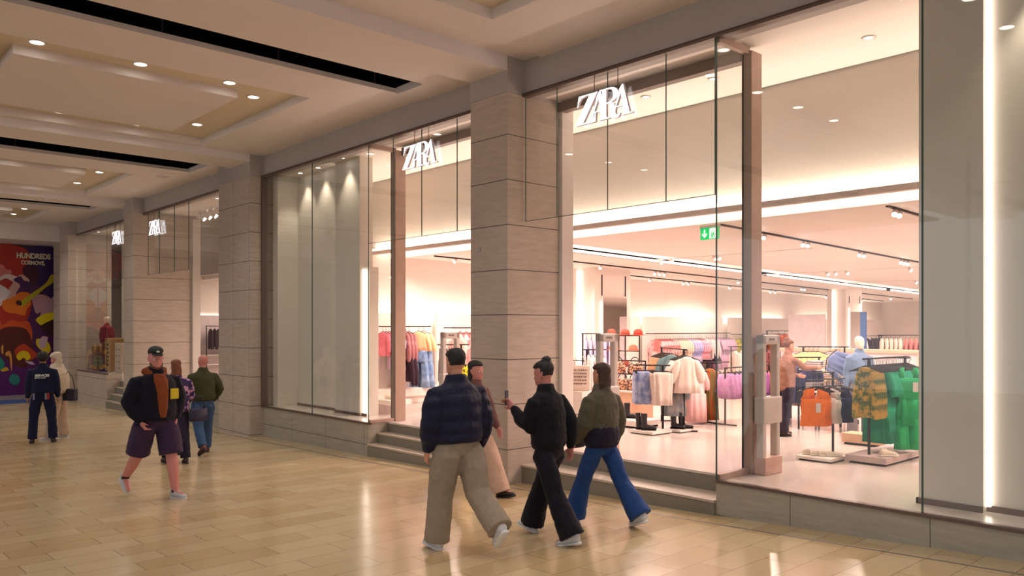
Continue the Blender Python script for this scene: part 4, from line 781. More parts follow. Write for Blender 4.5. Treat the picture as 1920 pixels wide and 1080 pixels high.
hang((-14.6, 23.6, 1.38), (-14.6, 24.8, 1.38), [('yellow_print', 6, 'yellow and green printed top on the far wall rail')], 'yellow printed tops')
hang((-14.6, 24.9, 1.38), (-14.6, 26.4, 1.38), [('black_top', 4, 'black top beyond the yellow printed ones')], 'black tops')
rack('clothes_rack', 'black rack of wine red trousers behind the lilac skirts', (-10.6, 16.6), (-9.9, 18.0), 1.2, (0.05, 0.95))
hang((-10.55, 16.7, 1.2), (-10.3, 17.2, 1.2), [('beige_coat', 3, 'pale coat at the near end of the wine trousers rack')], 'pale coats by the wine trousers')
hang((-10.3, 17.2, 1.2), (-9.95, 17.9, 1.2), [('wine_trouser', 7, 'wine red trousers behind the lilac skirts')], 'wine trousers')
rack('clothes_rack', 'black rack of rust fur jackets behind the shop worker', (-12.7, 21.9), (-12.2, 22.9), 1.55, (0.05, 0.95))
hang((-12.65, 22.0, 1.55), (-12.25, 22.8, 1.55), [('rust_fur', 4, 'shaggy rust coloured jacket behind the shop worker')], 'rust fur jackets')
rack('clothes_rack', 'distant black rack of white and pink clothes under the tall screen', (-13.3, 27.5), (-12.6, 30), 1.35, (0.05, 0.95))
hang((-13.3, 27.6, 1.35), (-12.9, 29.0, 1.35), [('white_shirt', 8, 'small distant white shirt on the rack beyond the screen')], 'distant white shirts')
hang((-12.85, 29.0, 1.35), (-12.6, 29.9, 1.35), [('dark_top', 4, 'small distant dark jacket on the rack beyond the screen')], 'distant dark jackets')
rack('clothes_rack', 'distant black rack of white and coral shirts above the counter', (-10.6, 24.8), (-8.9, 25.6), 1.42, (0.02, 0.98))
hang((-10.55, 24.82, 1.42), (-10.0, 25.1, 1.42), [('ivory_blouse', 5, 'small distant ivory blouse above the counter')], 'distant ivory blouses')
hang((-9.95, 25.1, 1.42), (-9.0, 25.5, 1.42), [('coral_shirt', 8, 'small distant coral shirt above the counter')], 'distant coral shirts')
rack('clothes_rack', 'distant rack of dark jackets at the far right of the counter', (-7.9, 23.9), (-7.3, 25.0), 1.38, (0.02, 0.98))
hang((-7.85, 24.0, 1.38), (-7.35, 24.9, 1.38), [('dark_top', 5, 'small distant dark jacket at the far end of the counter')], 'far end dark jackets')
# --- items at the left entrance
wallrail('black wall rail of pink tops and jeans in the left entrance', 9.4, 10.75, 1.68, -14.5)
hang((-14.5, 9.45, 1.66), (-14.5, 9.75, 1.66), [('pink_top', 4, 'candy pink top at the near end of the left entrance rail')], 'candy pink tops')
hang((-14.5, 9.76, 1.66), (-14.5, 9.9, 1.66), [('lavender_dress', 2, 'lavender dress between the pink tops and the mauve jackets')], 'lavender dresses')
hang((-14.5, 9.95, 1.66), (-14.5, 10.2, 1.66), [('mauve_jacket', 3, 'mauve checked jacket on the left entrance rail')], 'mauve jackets')
hang((-14.5, 10.36, 1.66), (-14.5, 10.6, 1.66), [('peach_blouse', 2, 'peach yellow blouse hanging over pale jeans')], 'peach blouses', rz=0.65)
hang((-14.45, 10.34, 1.26), (-14.45, 10.62, 1.26), [('jeans', 2, 'light blue jeans under the peach blouses')], 'light jeans', rz=0.65)
hang((-14.4, 9.98, 1.15), (-14.4, 10.15, 1.15), [('dark_top', 2, 'black gathered top low on the left entrance wall')], 'black gathered tops')
wallrail('black wall rail of white dresses beside the stone column', 11.35, 12.6, 1.65, -14.5)
hang((-14.5, 11.5, 1.64), (-14.5, 12.4, 1.64), [('red_print_blouse', 5, 'white dress with faint red print beside the stone column')], 'white printed dresses')
rack('clothes_rack', 'black rack of grey trousers behind the left security gate', (-12.6, 9.5), (-12.35, 10.1), 1.32, (0.75,))
hang((-12.58, 9.55, 1.32), (-12.45, 9.85, 1.32), [('grey_trouser', 5, 'grey trousers behind the left security gate')], 'grey trousers')
hang((-12.43, 9.9, 1.32), (-12.38, 10.0, 1.32), [('pink_dress', 1, 'pale grey pink dress at the end of the grey trousers')], None)
hang((-12.3, 9.75, 1.02), (-12.25, 9.85, 1.02), [('yellow_skirt', 2, 'yellow daisy print skirt under the grey trousers')], 'yellow skirts', rz=0.6)
t = thing('display_plinth', 'rounded oat plinth with red shoes beside the left security gate', 'plinth', (-13.15, 10.0, 0)); q = MB(); q.ell([(0, 0, 0.0, .30, .24), (0, 0, .02, .33, .27), (0, 0, .13, .33, .27), (0, 0, .135, .3, .24)]); q.build('body', mat('oat_board', rgb(214, 190, 176), 0.5), t, smooth=False)
dup(TR, (-13.1, 9.92, 0.135), R(-60), 'dark red shoe on the rounded oat plinth', swap={'cream_leather': mat('dark_red_leather', rgb(140, 30, 44), 0.4)}, scale=(1.2,) * 3); dup(TR, (-12.95, 10.02, 0.135), R(-40), 'red and white shoe on the rounded oat plinth', swap={'cream_leather': mat('rose_leather', rgb(216, 150, 150), 0.4)}, scale=(1.2,) * 3)
t = thing('display_bench', 'low white bench in the left entrance window', 'bench', (-13.35, 8.75, 0)); q = MB(); q.box(-.6, .6, -.25, .25, .18, .27); q.build('seat', WHP, t, bevel=.004); q = MB(); q.box(-.3, .3, -.18, .18, 0, .18); q.build('base', mat('lilac_white', rgb(222, 206, 208), 0.5), t)
dup(TR, (-13.1, 8.72, 0.27), R(-70), 'pale sandal-like shoe on the low white bench', scale=(1.1,) * 3)
for i, y in enumerate((9.8, 10.0, 11.4, 11.6, 11.8)): dup(TR, (-14.6, y, 0.34), R(-80), 'small pale shoe on the lit wall ledge, %s along it' % ['first', 'second', 'third', 'fourth', 'fifth'][i], swap={'cream_leather': mat('taupe_leather', rgb(170, 140, 130), 0.5)})
# --- security gates
def gate(label, loc, rz):
    t = thing('security_gate', label, 'security gate', loc, rz); G_ = mat('gate_grey_plastic', rgb(204, 192, 184), 0.35, var=0.02)
    q = MB(); W = 0.175; D = 0.045; q.box(-W, -W + 0.07, -D, D, .18, 1.58); q.box(W - 0.07, W, -D, D, .18, 1.58); q.box(-W, W, -D, D, 1.47, 1.58); q.build('frame', G_, t, bevel=0.012)
    q = MB(); q.box(-W - 0.02, W + 0.02, -D - 0.02, D + 0.02, .57, .88); q.build('housing', G_, t, bevel=0.02)
    q = MB(); q.box(-W, W, -D - 0.03, D + 0.03, 0, .2); q.build('base', mat('gate_rose_plastic', rgb(206, 168, 156), 0.45), t, bevel=0.01)
    q = MB(); q.box(-0.055, 0.055, -D - 0.004, -D, 1.515, 1.54); q.build('badge', mat('badge_grey', rgb(120, 108, 104), 0.5), t)
    return t
GT = gate('pale security gate just inside the main entrance beside the column', (-7.09, 8.18, 0), 0.0)
GT.rotation_euler = (0, 0, R(88))
dup(GT, (-4.79, 8.32, 0), R(88), 'pale security gate behind the bronze door frame'); dup(GT, (-10.85, 8.45, 0), R(88), 'pale security gate in the left entrance')
# ---------------------------------------------------------------- illuminated shop signs
def arc(cx, cy, rx, ry, a0, a1, n=10): return [(cx + rx * math.cos(R(a0 + (a1 - a0) * i / n)), cy + ry * math.sin(R(a0 + (a1 - a0) * i / n))) for i in range(n + 1)]
LZ = [[(.02, .62), (.05, .98), (.38, .98), (.40, 1.0), (.40, .97), (.13, .04), (.12, .04), (.27, .05), (.345, .18), (.36, .34), (.375, .34), (.365, .0), (-.01, .0), (-.01, .03), (.255, .95), (.20, .95), (.10, .90), (.05, .78), (.035, .62)]]
LA = [[(.0, .0), (.0, .03), (.035, .035), (.165, .88), (.21, 1.0), (.225, 1.0), (.345, .04), (.40, .03), (.40, .0), (.20, .0), (.20, .03), (.245, .035), (.222, .30), (.095, .30), (.06, .035), (.10, .03), (.10, .0)], [(.10, .33), (.218, .33), (.185, .75)]]
LR = [[(.0, .0), (.0, .03), (.05, .04), (.05, .96), (.0, .97), (.0, 1.0), (.20, 1.0)] + arc(.20, .76, .15, .24, 88, -88, 12) + [(.235, .50), (.27, .45), (.29, .30), (.30, .12), (.32, .055), (.36, .045), (.37, .09), (.385, .09), (.38, .02), (.34, -.04), (.27, -.03), (.225, .04), (.205, .2), (.20, .40), (.165, .49), (.125, .495), (.125, .04), (.17, .03), (.17, .0)], [(.125, .53), (.17, .53)] + arc(.175, .75, .085, .215, -85, 85, 10) + [(.125, .965)]]
def sign(label, x0, w, z0, h, y=7.43):
    t = thing('shop_sign', label, 'sign', (x0, y, z0))
    for (polys, off, dz, k) in ((LZ, 0.0, 0.0, 1.05), (LA, 0.26, 0.0, 1.0), (LR, 0.47, 0.0, 1.0), (LA, 0.68, 0.0, 1.02)):
        cu = bpy.data.curves.new('letter', 'CURVE'); cu.dimensions = '2D'; cu.fill_mode = 'BOTH'; cu.extrude = 0.018
        for p in polys:
            s = cu.splines.new('POLY'); s.points.add(len(p) - 1); s.use_cyclic_u = True
            for i, (u, v) in enumerate(p): s.points[i].co = ((off + u * k) / 1.08 * w, v * h, 0, 1)
        tmp = bpy.data.objects.new('tmp', cu); C.objects.link(tmp); bpy.context.view_layer.update()
        me = bpy.data.meshes.new_from_object(tmp.evaluated_get(bpy.context.evaluated_depsgraph_get())); bpy.data.objects.remove(tmp)
        me.materials.clear(); me.materials.append(SIGNSIDE); me.materials.append(SIGN)
        for p in me.polygons: p.material_index = 1 if abs(p.normal.z) > 0.7 else 0
        o = bpy.data.objects.new('letter', me); C.objects.link(o); o.parent = t; o.rotation_euler = (R(90), 0, 0); o.location = (0, 0.0, 0)
    for f in (0.3, 0.72): q = MB(); q.tube([(w * f, 0.02, h * 0.85), (w * f, 0.02, 4.82 - z0)], 0.005, 6); q.build('hanging_rod', BRONZE_D, t)
    return t
sign('bright white four-letter sign over the main entrance, right of the stone column', -6.93, 0.90, 4.20, 0.37)
sign('bright white four-letter sign over the second entrance beside the blank window', -10.75, 0.90, 4.20, 0.37)
sign('small bright sign over the stone return beyond the wide column', -22.85, 0.90, 4.17, 0.37); sign('smallest bright sign, by the farthest shop window', -26.15, 0.9, 4.17, 0.37)
# ================================================================ mural on the end wall
MUR = {'red': ((5.88, 4.6), (6.22, 4.71), (6.76, 4.51), (6.82, 3.91), (6.64, 3.11), (6.9, 2.72), (6.73, 1.93), (6.22, 1.92), (5.88, 1.92)), 'pinkcloud': ((5.88, 3.92), (5.98, 3.93), (6.08, 3.78), (6.22, 3.77), (6.23, 3.61), (6.05, 3.56), (5.88, 3.48)), 'navy': ((6.76, 4.6), (7.74, 4.55), (7.74, 1.93), (7.43, 2.74), (7.08, 3.33), (6.9, 3.82), (6.82, 4.31)), 'wine_hair': ((6.59, 3.8), (6.73, 3.97), (6.9, 3.98), (7.08, 3.87), (7.13, 3.63), (7.04, 3.33), (6.9, 3.22), (6.73, 3.41), (6.61, 3.67)), 'whitering': ((5.88, 3.48), (6.05, 3.6), (6.3, 3.57), (6.47, 3.46), (6.3, 3.34), (6.08, 3.45), (5.88, 3.36)), 'white2': ((5.88, 3.22), (6.08, 3.09), (6.23, 2.94), (6.08, 2.7), (5.88, 2.41)), 'skin1': ((6.29, 3.3), (6.52, 3.6), (6.73, 3.51), (6.82, 3.32), (6.7, 2.72), (6.39, 2.42), (6.13, 2.61), (6.08, 2.86)), 'purple1': ((6.3, 3.4), (6.52, 3.54), (6.64, 3.39), (6.82, 3.32), (6.76, 2.92), (6.64, 2.68), (6.35, 2.51), (6.39, 2.91), (6.52, 3.21)), 'guitar': ((5.95, 2.6), (6.08, 2.67), (6.32, 2.79), (6.49, 2.95), (6.73, 2.96), (6.83, 2.88), (6.82, 2.72), (6.87, 2.52), (6.73, 2.32), (6.66, 2.09), (6.39, 2.16), (6.12, 2.2), (5.97, 2.35)), 'guitarhole': ((6.37, 2.59), (6.44, 2.65), (6.54, 2.62), (6.57, 2.5), (6.51, 2.46), (6.4, 2.5)), 'neck': ((6.52, 2.6), (6.76, 2.82), (7.34, 3.3), (7.54, 3.65), (7.7, 3.51), (7.52, 3.28), (7.34, 3.14), (6.87, 2.68), (6.59, 2.42)), 'lightskin': ((6.9, 2.82), (7.22, 2.89), (7.52, 2.74), (7.43, 2.43), (7.08, 2.17), (6.97, 2.37)), 'skin3': ((7.52, 2.74), (7.74, 2.82), (7.74, 2.44), (7.61, 2.13), (7.25, 1.97), (7.17, 2.13)), 'yellow1': ((7.04, 1.97), (7.34, 2.17), (7.66, 2.2), (7.72, 2.01), (7.47, 1.89), (7.25, 1.73), (7.11, 1.81)), 'orange2': ((5.88, 1.96), (6.39, 1.96), (6.82, 1.83), (6.9, 1.13), (6.56, 0.74), (5.88, 0.95)), 'darkred': ((5.88, 1.57), (6.64, 1.63), (6.9, 1.13), (6.94, 0.54), (6.56, 0.15), (5.88, 0.76)), 'orange3': ((6.35, 0.85), (6.64, 1.04), (6.9, 0.83), (7.08, 0.63), (6.87, 0.44), (6.56, 0.51), (6.39, 0.59)), 'yellow2': ((6.39, 0.59), (6.56, 0.78), (6.76, 0.74), (6.85, 0.54), (6.73, 0.42), (6.63, 0.54), (6.49, 0.43)), 'yellow3': ((7.08, 1.23), (7.4, 1.13), (7.52, 0.82), (7.4, 0.66), (7.17, 0.83), (7.04, 1.03)), 'lilac': ((7.11, 1.13), (7.25, 1.33), (7.43, 1.29), (7.36, 0.93), (7.18, 0.83)), 'darkbrown': ((7.17, 1.69), (7.47, 1.89), (7.72, 1.97), (7.68, 1.63), (7.52, 1.29), (7.34, 1.53)), 'purple2': ((5.88, 0.47), (6.9, 0.34), (7.74, 1.12), (7.74, -0.98), (5.88, -0.88)), 'swirl1': ((5.92, 0.95), (5.98, 1.03), (5.98, 0.66), (5.93, 0.72)), 'swirl2': ((6.05, 0.71), (6.18, 0.79), (6.25, 0.55), (6.25, 0.06), (6.22, 0.16), (6.17, 0.59), (6.08, 0.6)), 'teal1': ((5.88, 0.6), (6.02, 0.36), (6.02, 0.13), (5.88, 0.1)), 'tealball': ((6.17, -0.19), (6.25, -0.07), (6.39, -0.08), (6.49, -0.2), (6.49, -0.36), (6.39, -0.47), (6.25, -0.43), (6.17, -0.32)), 'gold': ((5.88, 0.1), (6.08, 0.21), (6.17, 0.09), (5.97, 0.03)), 'white3': ((6.66, 0.4), (6.9, 0.38), (7.01, 0.25), (6.83, 0.28))}
mcol = {'red': (176, 42, 22), 'pinkcloud': (214, 120, 112), 'navy': (46, 22, 84), 'wine_hair': (62, 12, 40), 'whitering': (232, 214, 208), 'white2': (226, 214, 216), 'skin1': (214, 168, 158), 'purple1': (66, 20, 84), 'guitar': (228, 116, 18), 'guitarhole': (62, 16, 24), 'neck': (186, 170, 22), 'lightskin': (190, 142, 152), 'skin3': (186, 144, 158), 'yellow1': (232, 206, 12), 'orange2': (206, 78, 20), 'darkred': (84, 18, 12), 'orange3': (190, 60, 16), 'yellow2': (228, 196, 14), 'yellow3': (226, 196, 30), 'lilac': (208, 172, 180), 'darkbrown': (58, 22, 16), 'purple2': (84, 8, 92), 'swirl1': (228, 158, 70), 'swirl2': (226, 150, 70), 'teal1': (20, 132, 112), 'tealball': (40, 120, 112), 'gold': (226, 170, 40), 'white3': (206, 180, 200)}
def organic(p):
    if len(p) < 6: return p
    o = []; n = len(p)
    for i in range(n):
        a, b, c_, d = p[i - 1], p[i], p[(i + 1) % n], p[(i + 2) % n]
        for k in range(4):
            t_ = k / 4; o.append(tuple(0.5 * (2 * b[m] + (c_[m] - a[m]) * t_ + (2 * a[m] - 5 * b[m] + 4 * c_[m] - d[m]) * t_ ** 2 + (3 * b[m] - a[m] - 3 * c_[m] + d[m]) * t_ ** 3) for m in (0, 1)))
    return [(min(u, 7.73), v) for u, v in o]
t = thing('mural', 'huge colourful guitar player mural on the end wall', 'mural', (-34.15, 0, 0))
q = MB(); q.box(-0.03, 0.0, 3.95, 7.74, -0.84, 4.60); ms = [mat('mural_ground', rgb(74, 18, 76), 0.45)]
order = ['navy', 'purple2', 'orange2', 'red', 'darkred', 'orange3', 'wine_hair', 'skin3', 'lightskin', 'pinkcloud', 'whitering', 'skin1', 'purple1', 'white2', 'yellow1', 'darkbrown', 'yellow3', 'lilac', 'white3', 'guitar', 'neck', 'guitarhole', 'yellow2', 'swirl1', 'swirl2', 'teal1', 'tealball', 'gold']
for i, k in enumerate(order):
    ms.append(mat('mural_' + k, rgb(*mcol[k]), 0.45, var=0.12, scale=1.2)); q.cur = i + 1
    q.prism(organic(MUR[k]), 'x', 0.001, 0.002 + 0.0012 * (i + 1))
    q.prism([(max(3.97, 11.7 - u), v) for u, v in organic(MUR[k])], 'x', 0.001, 0.0015 + 0.0012 * (i + 1))
q.build('painting', ms, t)
q = MB(); q.box(-0.02, 0.05, 3.9, 7.74, -1.02, -0.84); q.box(-0.02, 0.05, 3.88, 3.95, -1.0, 4.7); q.box(-0.02, 0.05, 7.74, 7.80, -1.0, 4.7); q.build('frame', mat('mural_frame', rgb(150, 136, 140), 0.4), t)
q = MB(); q.box(-0.02, 0.03, 7.80, 7.92, -1.0, 4.6); q.build('side_lamp', mat('mural_side_light', rgb(200, 180, 196), 0.5, emit=rgb(200, 170, 190), estr=0.15), t)
def text(name, body, size, loc, rot, m, parent=None, bold=0.0, sx=1.0, extr=0.003, align='CENTER'):
    cu = bpy.data.curves.new(name, 'FONT'); cu.body = body; cu.size = size; cu.extrude = extr; cu.offset = bold; cu.align_x = align; cu.align_y = 'CENTER'
    tmp = bpy.data.objects.new('tmp', cu); C.objects.link(tmp); bpy.context.view_layer.update()
    me = bpy.data.meshes.new_from_object(tmp.evaluated_get(bpy.context.evaluated_depsgraph_get())); bpy.data.objects.remove(tmp); me.materials.clear(); me.materials.append(m)
    o = bpy.data.objects.new(name, me); C.objects.link(o); o.location = loc; o.rotation_euler = rot; o.scale = (sx, 1, 1)
    if parent: o.parent = parent
    return o
CRW = mat('mural_lettering', rgb(226, 216, 190), 0.5)
text('lettering', 'HUNDREDS', 0.27, (0.045, 6.95, 4.30), (R(90), 0, R(90)), CRW, t, 0.012, 0.78)
text('lettering', 'COSMOVE.', 0.20, (0.045, 6.93, 4.05), (R(90), 0, R(90)), CRW, t, 0.010, 0.8)
q = MB(); n = len(q.v)
q.v += [(-34.0, 2.0, zf(-34) + .004), (-31.0, 2.0, zf(-31) + .004), (-31.8, 7.0, zf(-31.8) + .004), (-34.0, 6.6, zf(-34) + .004)]; q._f(0, 1, 2, 3); tag(q.build('floor_decal', mat('blue_vinyl', rgb(60, 98, 160), 0.4)), 'blue floor sticker at the foot of the mural', 'floor sticker')
# display goods in the farthest window
t = thing('wooden_crate', 'wooden crate beside the maroon mannequin in the farthest window', 'crate', (-29.7, 8.05, 0.20)); CRT = mat('crate_wood', rgb(150, 112, 70), 0.7, var=0.2, scale=4, stretch=(1, 1, 10))
for i in range(6): q = MB(); q.box(-.3, .3, -.2, .2, i * .14, i * .14 + .12); q.build('board', CRT, t, bevel=.004)
t = thing('cardboard_box', 'tall cardboard box with dark printing behind the maroon mannequin', 'box', (-28.45, 8.15, 0.20)); CB = mat('cardboard', rgb(176, 136, 86), 0.8)
q = MB(); q.box(-.32, .32, -.22, .22, 0, 1.1); q.build('carton', CB, t, bevel=.006)
q = MB()
for i in range(6): q.box(-.12, .1, -.226, -.22, .2 + i * .13, .27 + i * .13)
q.build('print', mat('carton_print', rgb(60, 40, 26), 0.7), t)
t = thing('cardboard_box', 'pale perforated box at the right of the farthest window', 'box', (-27.45, 8.2, 0.20)); q = MB(); q.box(-.3, .3, -.25, .25, 0, .95); q.build('carton', mat('pale_carton', rgb(196, 176, 158), 0.8), t, bevel=.006)
q = MB()
for i in range(4):
    for j in range(2): q.ball((-.15 + .3 * j, -.25, .15 + .2 * i), (.03, .006, .03), 8, 5)
q.build('hole', DARK, t)
# shelf goods seen through the narrow third entrance
rack('clothes_rack', 'dark rack of black clothes in the narrow entrance beyond the wide column', (-25.5, 10.0), (-25.2, 11.4), 1.70, (0.02, 0.98))
hang((-25.48, 10.1, 1.70), (-25.22, 11.3, 1.70), [('dark_top', 10, 'black jacket in the narrow entrance beyond the wide column')], 'black jackets in the narrow entrance')
for i, z in enumerate((0.75, 1.25)):
    q = MB(); q.box(-25.9, -25.5, 9.2, 13.6, z * 0.6, z * 0.6 + 0.03); tag(q.build('shelf_board', WHP), 'white shelf board, %s one, in the narrow entrance' % ['lower', 'upper'][i], 'shelf')
lamp('AREA', (-21.5, 11.8, 3.1), 230, COVE, 7, 3, (0, 0, 0), name='rear_room_fill')  # area lamp without a fixture, added to brighten the narrow entrance room

# ================================================================ people
def RZ(v, a): c, s = math.cos(a), math.sin(a); return Vector((v[0] * c - v[1] * s, v[0] * s + v[1] * c, v[2]))
SKIN = mat('skin', rgb(206, 146, 122), 0.5, var=0.05); SKIN_P = mat('skin_rosy', rgb(196, 128, 118), 0.5, var=0.06); SKIN_D = mat('skin_tan', rgb(168, 112, 86), 0.5, var=0.05)
EYE = mat('eye_white', rgb(235, 230, 225), 0.2); LIP = mat('lips', rgb(160, 84, 80), 0.4)
def head_rows(k=1.0):
    return [(0, .060, 0, .026, .024), (0, .052, .014, .044, .048), (0, .034, .04, .057, .070), (0, .018, .075, .067, .086), (0, .008, .11, .072, .093), (0, .002, .145, .075, .097), (0, -.002, .175, .073, .095), (0, -.006, .20, .064, .084), (0, -.010, .22, .046, .062), (0, -.012, .232, .02, .028)]
def person(label, x, y, heading, H, legs, arms, top, pants, shoes, skin=SKIN, hair=None, haircol=None, lean=0.0, girth=1.0, head=(0, 0), name='person', category='person', z=None, faceless=False, top_len=0.0, hem=0.085, thigh=0.105, knee=0.085, shorts=False, sleeve=0.065, puffy=0.0, collar=True, extra=None, hand_pose=((.35, .35)), topname='jacket', pantsname='trousers', floorz=None, shoe_scale=1.0, skirtlen=None, hoodm=None, group=None):
    S = H / 1.75; hz = R(heading) - math.pi / 2            # local +y is forward
    base = floorz if floorz is not None else zf(x)
    t = thing(name, label, category, (x, y, base), hz, group)
    # --- legs
    J = []; low = 9
    for s, (a, b, p, out) in zip((-1, 1), legs):
        hip = Vector((s * .095 * girth, 0, .92)); a_, b_ = R(a), R(b)
        kn = hip + Vector((s * math.sin(R(out)) * .44, math.sin(a_) * .44, -math.cos(a_) * .44)); an = kn + Vector((s * math.sin(R(out)) * .2, math.sin(a_ - b_) * .41, -math.cos(a_ - b_) * .41))
        fd = Vector((s * .12, math.cos(R(p)), math.sin(R(p)))).normalized(); J.append((hip, kn, an, fd))
        low = min(low, an.z - .07 - (max(0, -fd.z) * .16) - max(0, fd.z) * .06)
    dz = -low
    def P(v): return Vector((v[0], v[1], v[2] + dz)) * S
    hipc = Vector((0, 0, .92)); ln = R(lean)
    def T_(v):      # torso point, leaning forward about the hips
        v = Vector(v) - hipc; return P(Vector((v.x, v.y * math.cos(ln) + v.z * math.sin(ln), v.z * math.cos(ln) - v.y * math.sin(ln))) + hipc)
    def TV(v): v = Vector(v); return Vector((v.x, v.y * math.cos(ln) + v.z * math.sin(ln), v.z * math.cos(ln) - v.y * math.sin(ln)))
    # --- body: one skin
    q = MB(); g = girth
    q.loft([[T_((xx * math.cos(u), yy * math.sin(u), zz)) for u in [2 * math.pi * j / 18 for j in range(18)]] for zz, xx, yy in ((.86, .08 * g, .06), (.95, .12 * g, .08 * g), (1.08, .125 * g, .09 * g), (1.25, .14 * g, .095 * g), (1.38, .14, .08), (1.44, .09, .06), (1.49, .055, .055), (1.56, .05, .052), (1.60, .048, .05))])
    for (hip, kn, an, fd) in J:
        q.limb([P(hip.lerp(kn, .15)), P(hip.lerp(kn, .5)), P(kn), P(kn.lerp(an, .35)), P(an)], [r * S * (1 + (g - 1) * .5) for r in (.066, .068, .055, .056, .036)], 14)
        q.limb([P(an), P(an + fd * .08 - Vector((0, 0, .03))), P(an + fd * .15 - Vector((0, 0, .045)))], [.036 * S, .034 * S, .026 * S], 10)
    A = []
    for s, (ud, fdv, curl) in zip((-1, 1), arms):
        sh = Vector((s * .175 * (1 + (g - 1) * .6), 0, 1.415)); ud = Vector((s * ud[0], ud[1], ud[2])).normalized(); fv = Vector((s * fdv[0], fdv[1], fdv[2])).normalized()
        Sh = T_(sh); El = Sh + TV(ud) * .285 * S; Wr = El + TV(fv) * .25 * S; A.append((Sh, El, Wr))
        q.limb([Sh + Vector((-.05 if Sh.x > 0 else .05, 0, -.05)) * S, Sh.lerp(El, .2), Sh.lerp(El, .5), El, El.lerp(Wr, .35), Wr], [r * S for r in (.034, .040, .042, .038, .037, .026)], 12)
        # hand: palm, four curled fingers, thumb from the side of the palm
        d = (Wr - El).normalized(); side = Vector((0, 1, 0)) if abs(d.y) < .8 else Vector((0, 0, 1))
        side = (side - d * side.dot(d)).normalized(); n = d.cross(side) * (s)           # side: towards the thumb
        K = Wr + d * .085 * S
        q.limb([Wr, Wr + d * .04 * S, K], [(.022 * S, .028 * S), (.018 * S, .040 * S), (.015 * S, .040 * S)], 12, up=tuple(n))
        for f, (off, ll) in enumerate(((.030, .072), (.010, .082), (-.010, .077), (-.029, .060))):
            p0 = K + side * off * S; c = R(curl * (1 + f * .12)); pts = [p0]; dd = d.copy(); 
            for seg_ in range(3):
                ax = side; ang = c * (.55 + .3 * seg_); dd = (dd * math.cos(ang) - n * math.sin(ang)).normalized() if seg_ else (d * math.cos(c * .5) - n * math.sin(c * .5)).normalized()
                pts.append(pts[-1] + dd * ll * S * (.45, .32, .26)[seg_])
            q.limb(pts, [.0092 * S, .0088 * S, .008 * S, .007 * S], 8)
        b0 = Wr + d * .028 * S + side * .026 * S; q.limb([b0, b0 + (side * .7 + d * .7 - n * .2) * .032 * S, b0 + (side * .45 + d * .9 - n * .45) * .062 * S], [.0115 * S, .0105 * S, .0085 * S], 8)
    # head, turned and tilted on the neck
    ht, hp = R(head[0]), R(head[1]); nb = T_((0, .0, 1.53))
    def Hd(v):
        v = Vector(v) * S; v = Vector((v.x, v.y * math.cos(hp) + v.z * math.sin(hp), v.z * math.cos(hp) - v.y * math.sin(hp))); v = RZ(v, ht); return nb + TV(v)
    rows = head_rows(); seg = 22
    q.loft([[Hd((rx * math.cos(u), yo + ry * math.sin(u), zz)) for u in [2 * math.pi * j / seg for j in range(seg)]] for _, yo, zz, rx, ry in rows])
    q.limb([nb + Vector((0, 0, -.05)) * S, Hd((0, -.01, .06))], [.052 * S, .052 * S], 14)
    if not faceless:
        q.limb([Hd((0, .088, .115)), Hd((0, .108, .088)), Hd((0, .104, .078))], [.008 * S, .012 * S, .013 * S], 8)
        for s in (-1, 1):
            q.limb([Hd((s * .073, -.005, .085)), Hd((s * .080, -.012, .115)), Hd((s * .078, -.018, .13))], [(.008 * S, .012 * S), (.008 * S, .016 * S), (.006 * S, .01 * S)], 8)
            q.limb([Hd((s * .018, .092, .132)), Hd((s * .045, .084, .134))], [.007 * S, .006 * S], 8)
        q.limb([Hd((-.02, .088, .045)), Hd((.02, .088, .045))], [.008 * S, .008 * S], 8)
    else: q.limb([Hd((0, .088, .115)), Hd((0, .10, .09))], [.008 * S, .011 * S], 8)
    q.build('body', skin, t, remesh=0.0075 * S, sm=3)
    if not faceless:
        for s in (-1, 1): e = MB(); c = Hd((s * .031, .084, .115)); e.ball(c, .011 * S, 12, 8); ob = e.build('eye', EYE, t, smooth=True); p = MB(); c2 = Hd((s * .031, .094, .115)); p.ball(c2, .0045 * S, 8, 6); p.build('pupil', DARK, ob)
        e = MB(); e.limb([Hd((-.022, .094, .047)), Hd((0, .098, .047)), Hd((.022, .094, .047))], [.003 * S, .006 * S, .003 * S], 8); e.build('mouth', LIP, t, smooth=True)
    # --- hair and headwear
    hm = mat('hair_' + (haircol or 'black'), {'black': rgb(18, 14, 18), 'brown': rgb(62, 38, 26), 'auburn': rgb(112, 62, 36), 'dark': rgb(30, 20, 20)}.get(haircol, rgb(18, 14, 18)), 0.55, var=0.25, scale=60, stretch=(6, 6, 1), bump=0.4, bscale=80)
    def scalp(k, zcut, q=None, low=.045):
        q = q or MB(); R_ = []
        for _, yo, zz, rx, ry in rows:
            if zz < low: continue
            ring = []
            for j in range(seg):
                u = 2 * math.pi * j / seg; sn = math.sin(u)
                f = k if zz >= zcut else (k if sn < -.1 else max(.86, k - (sn + .1) * 1.1))
                ring.append(Hd((rx * f * math.cos(u), yo + ry * f * sn - (.006 if zz < zcut else 0), zz + (k - 1) * .15)))
            R_.append(ring)
        q.loft(R_); return q
